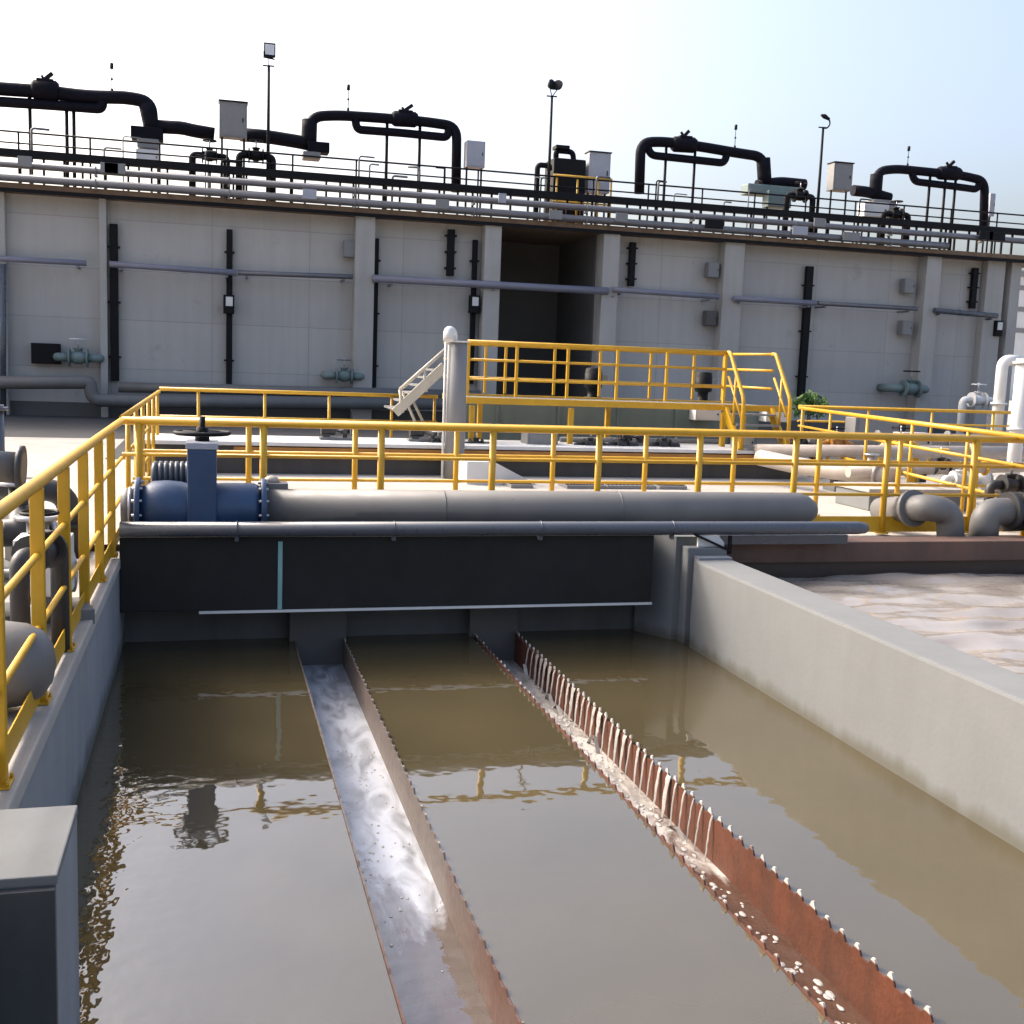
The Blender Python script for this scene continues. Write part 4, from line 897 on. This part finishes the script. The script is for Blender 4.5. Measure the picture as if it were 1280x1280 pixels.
r = thing('blower_unit', ((a.x + b_.x) / 2, 31.5, TT), 'dark boxy blower unit with bent pipes on the roof above the recess', 'blower')
mb = MB(); mb.box(a.x, b_.x, 31, 31.9, TT + .001, b_.z, .03); mb.build('housing', 'black', r)
mb = MB(); t0 = at(695, 200, 31.4); mb.tube(fillet([t0, at(695, 188, 31.4), at(716, 190, 31.4), at(717, 202, 31.4)], .2, 6), .08, 12); mb.build('bent_pipe', 'blackpipe', r)
mb = MB(); c = at(697, 187, 31.4); mb.box(c.x - .1, c.x + .3, 31.2, 31.6, c.z, c.z + .1, .01); mb.build('cap', 'black', r)
a = at(692, 219, 30.5); b_ = at(765, 221, 30.5)
r = railing('short yellow guard railing in front of the dark blower unit on the roof', [(a.x, 30.5, TT), (b_.x, 30.5, TT)], [(at(px, 230, 30.5).x, 30.5, TT) for px in (696, 722, 748, 764)], a.z - TT, ((a.z - TT) * .5,), .03, .045, .025)
p = at(672, 206, 30.8); pipe([(p.x, 30.8, TT), (p.x, 30.8, p.z), (p.x + .35, 30.8, p.z), (p.x + .35, 30.8, p.z - .12)], .075, 'black', 'black bent vent pipe left of the dark blower unit', 'vent_pipe', bend=.12)
p = at(556, 210, 31); pipe([(p.x, 31, TT), (p.x, 31, p.z), (p.x - .25, 31, p.z)], .03, 'black', 'slim black conduit beside the second pipe loop leg', 'conduit', bend=.05)
for i, (px, py) in enumerate(((320, 195), (262, 195), (1000, 245), (1120, 268))):
    flanged_valve(at(px, py, 30.7), (1, 0, 0), .11, ['dark roof valve under the tall lamp post', 'dark roof valve left of the grey signboard cabinet', 'dark roof valve left of the gooseneck lamp post', 'dark roof valve beneath the rightmost loop'][i], 'black', 'black', 'valves on the tank roof', stub=('down', TT + .002))

# ------------------------------------------------------------------ right side pipework
p0 = at(950, 572, 15.6); p1 = at(1010, 585, 14.6); p2 = at(1115, 597, 13.4)
pipe([p0, p1, p2], .125, 'beigepipe', 'beige pipe sloping towards the viewer behind the right railings', 'beige_pipe', bend=.6, flanges=((1, .85),))
pipe([at(945, 563, 16.2), at(1300, 566, 15.2)], .10, 'beigepipe', 'long beige pipe crossing behind the sloping beige pipe', 'beige_pipe', flanges=((0, .45), (0, .75)))
pipe([at(1010, 549, 17.4), at(1300, 552, 16.4)], .12, 'cabgrey', 'thick grey pipe furthest back on the right deck', 'grey_pipe', flanges=((0, .3), (0, .6)))
pipe([at(1060, 590, 13.6), at(1300, 583, 13.6)], .075, 'beigepipe', 'thin beige pipe nearest the right railings', 'beige_pipe', flanges=((0, .3), (0, .7)), fl_m='yellow')
r = thing('concrete_plinth', (7.6, 12.6, 0), 'pale concrete plinth block behind the bent pipe on the right', 'plinth')
a = at(1086, 630, 12.5); b_ = at(1212, 612, 12.5)
mb = MB(); mb.box(a.x, b_.x, 12.5, 13.3, 0.001, b_.z - .05, .015); mb.build('block', 'concrete', r)
mb = MB(); mb.box(a.x - .03, b_.x + .03, 12.47, 13.33, b_.z - .048, b_.z, .01); mb.build('cap_slab', 'deck', r)
Yp = 10.15
pipe([at(1100, 638, 10.9), at(1160, 634, Yp), at(1187, 640, Yp), at(1189, 690, Yp)], .14, 'greypipe', 'tan-grey pipe bending down over the brown channel wall', 'bent_pipe', bend=.28, flanges=((0, .7),))
q_ = at(1232, 640, Yp); pipe([(q_.x, Yp, .01), (q_.x, Yp, q_.z), (q_.x + 1.2, Yp, q_.z + .02)], .15, 'greypipe', 'grey pipe with a blunt bend at the right edge of the photo', 'bent_pipe', bend=.3, flanges=((1, .24), (1, .34)), fl_m='rubber')
flanged_valve(at(1263, 606, 10.9), (1, 0, 0), .07, 'black valve with handwheel above the pipe at the right edge', 'rubber', 'black', stub=('down', .01))
flanged_valve(at(1199, 598, 12.8), (1, 0, 0), .06, 'pale valve on the concrete plinth', 'white', 'black', stub=('down', .01))
flanged_valve(at(1175, 583, 13.6), (1, 0, 0), .07, 'dark valve on the thin beige pipe behind the right railings', 'rubber', 'yellow', stub=('down', .01))
flanged_valve(at(1045, 556, 16.6), (1, 0, 0), .08, 'ochre valve between the pipes below the diagonal railing', 'orange', 'black', stub=('down', .01))
flanged_valve(at(1125, 556, 15.9), (1, 0, 0), .08, 'yellow valve on the long beige pipe', 'yellow', 'black', stub=('down', .01))
p = at(1075, 560, 14.8); pump((p.x, 14.8, 0), 0, .8, 'beige-cased pump among the pipes on the right deck', 'rubber', 'beigepipe')
p = at(1235, 575, 13.8); pump((p.x, 14.2, 0), .2, .8, 'pale-cased pump at the far right behind the railings', 'cabgrey', 'white')
cabinet(at(1090, 533, 18.0), (.9, .35, .32), 'grey louvred cabinet below the diagonal railing', 'cabgrey', hood=False)
cabinet(at(1140, 552, 16.2), (.55, .3, .3), 'cream cabinet behind the right railings near the yellow valve', 'beigepipe', hood=False)
p = at(1271, 540, 14.0); t = at(1271, 448, 14.0)
pipe([(p.x, 14, 0), (p.x, 14, t.z)], .10, 'white', 'thick white standpipe at the right edge of the photo', 'standpipe', flanges=((0, .97), (0, .5)))
p = at(1249, 500, 19); t = at(1249, 450, 19)
pipe([(p.x, 19, 0), (p.x, 19, t.z), (p.x + .35, 19, t.z)], .11, 'white', 'white bent pipe standing just left of the thick white standpipe', 'standpipe', bend=.2, flanges=((0, .6),))
# far building and shrubs
r = thing('far_building', (95, 95, 0), 'distant white industrial shed with grey bands beyond the right tank corner', 'building')
bx = at(1258, 400, 95).x; zt = at(1270, 345, 95).z
mb = MB(); mb.box(bx, bx + 60, 95, 115, 0, zt, .05); mb.build('wall', 'white', r)
for k in range(3):
    mb = MB(); z = zt * (.55 + .17 * k); mb.box(bx, bx + 60, 94.9, 94.98, z, z + .45); mb.build('window_band', 'cabgrey', r)
mb = MB(); mb.box(bx - .3, bx + 60.5, 94.5, 115.5, zt + .01, zt + .5); mb.build('roof', 'cabgrey', r)
def shrub(c, R, label, n=420):
    c = Vector(c); r = thing('shrub', (c.x, c.y, 0), label, 'shrub', 'shrubs by the tank')
    mb = MB()
    for _ in range(n):
        cl = random.choice(((-.8, 0, -.35), (.1, .2, .15), (.9, -.1, -.2), (.35, 0, -.5), (-.35, .1, -.1)))
        d = Vector((random.gauss(0, 1), random.gauss(0, 1), random.gauss(0, 1))) * R * .32
        p = Vector((c.x, c.y, c.z)) + Vector(cl) * R + Vector((d.x, d.y, d.z * .9)) + Vector((mn.noise(d * 3) * R * .3, 0, 0))
        a = Euler((random.uniform(0, 6), random.uniform(0, 6), random.uniform(0, 6))).to_matrix(); l = random.uniform(.05, .1)
        mb.bm.faces.new([mb.bm.verts.new(p + a @ Vector(v) * l) for v in ((-1, 0, 0), (0, -.4, 0), (1, 0, .1), (0, .4, 0))])
    mb.build('crown', 'leaf', r)
    mb = MB()
    for k in range(5): mb.tube([(c.x + random.uniform(-.08, .08), c.y, 0), (c.x + random.uniform(-.3, .3) * R, c.y + random.uniform(-.3, .3) * R, c.z + R * .4)], [.02, .008], 6)
    mb.build('stem', 'bark', r)
p = at(1014, 503, 24); shrub((p.x, 24, p.z), .32, 'small bright green shrub at the foot of the tank beside the platform stairs', 520)
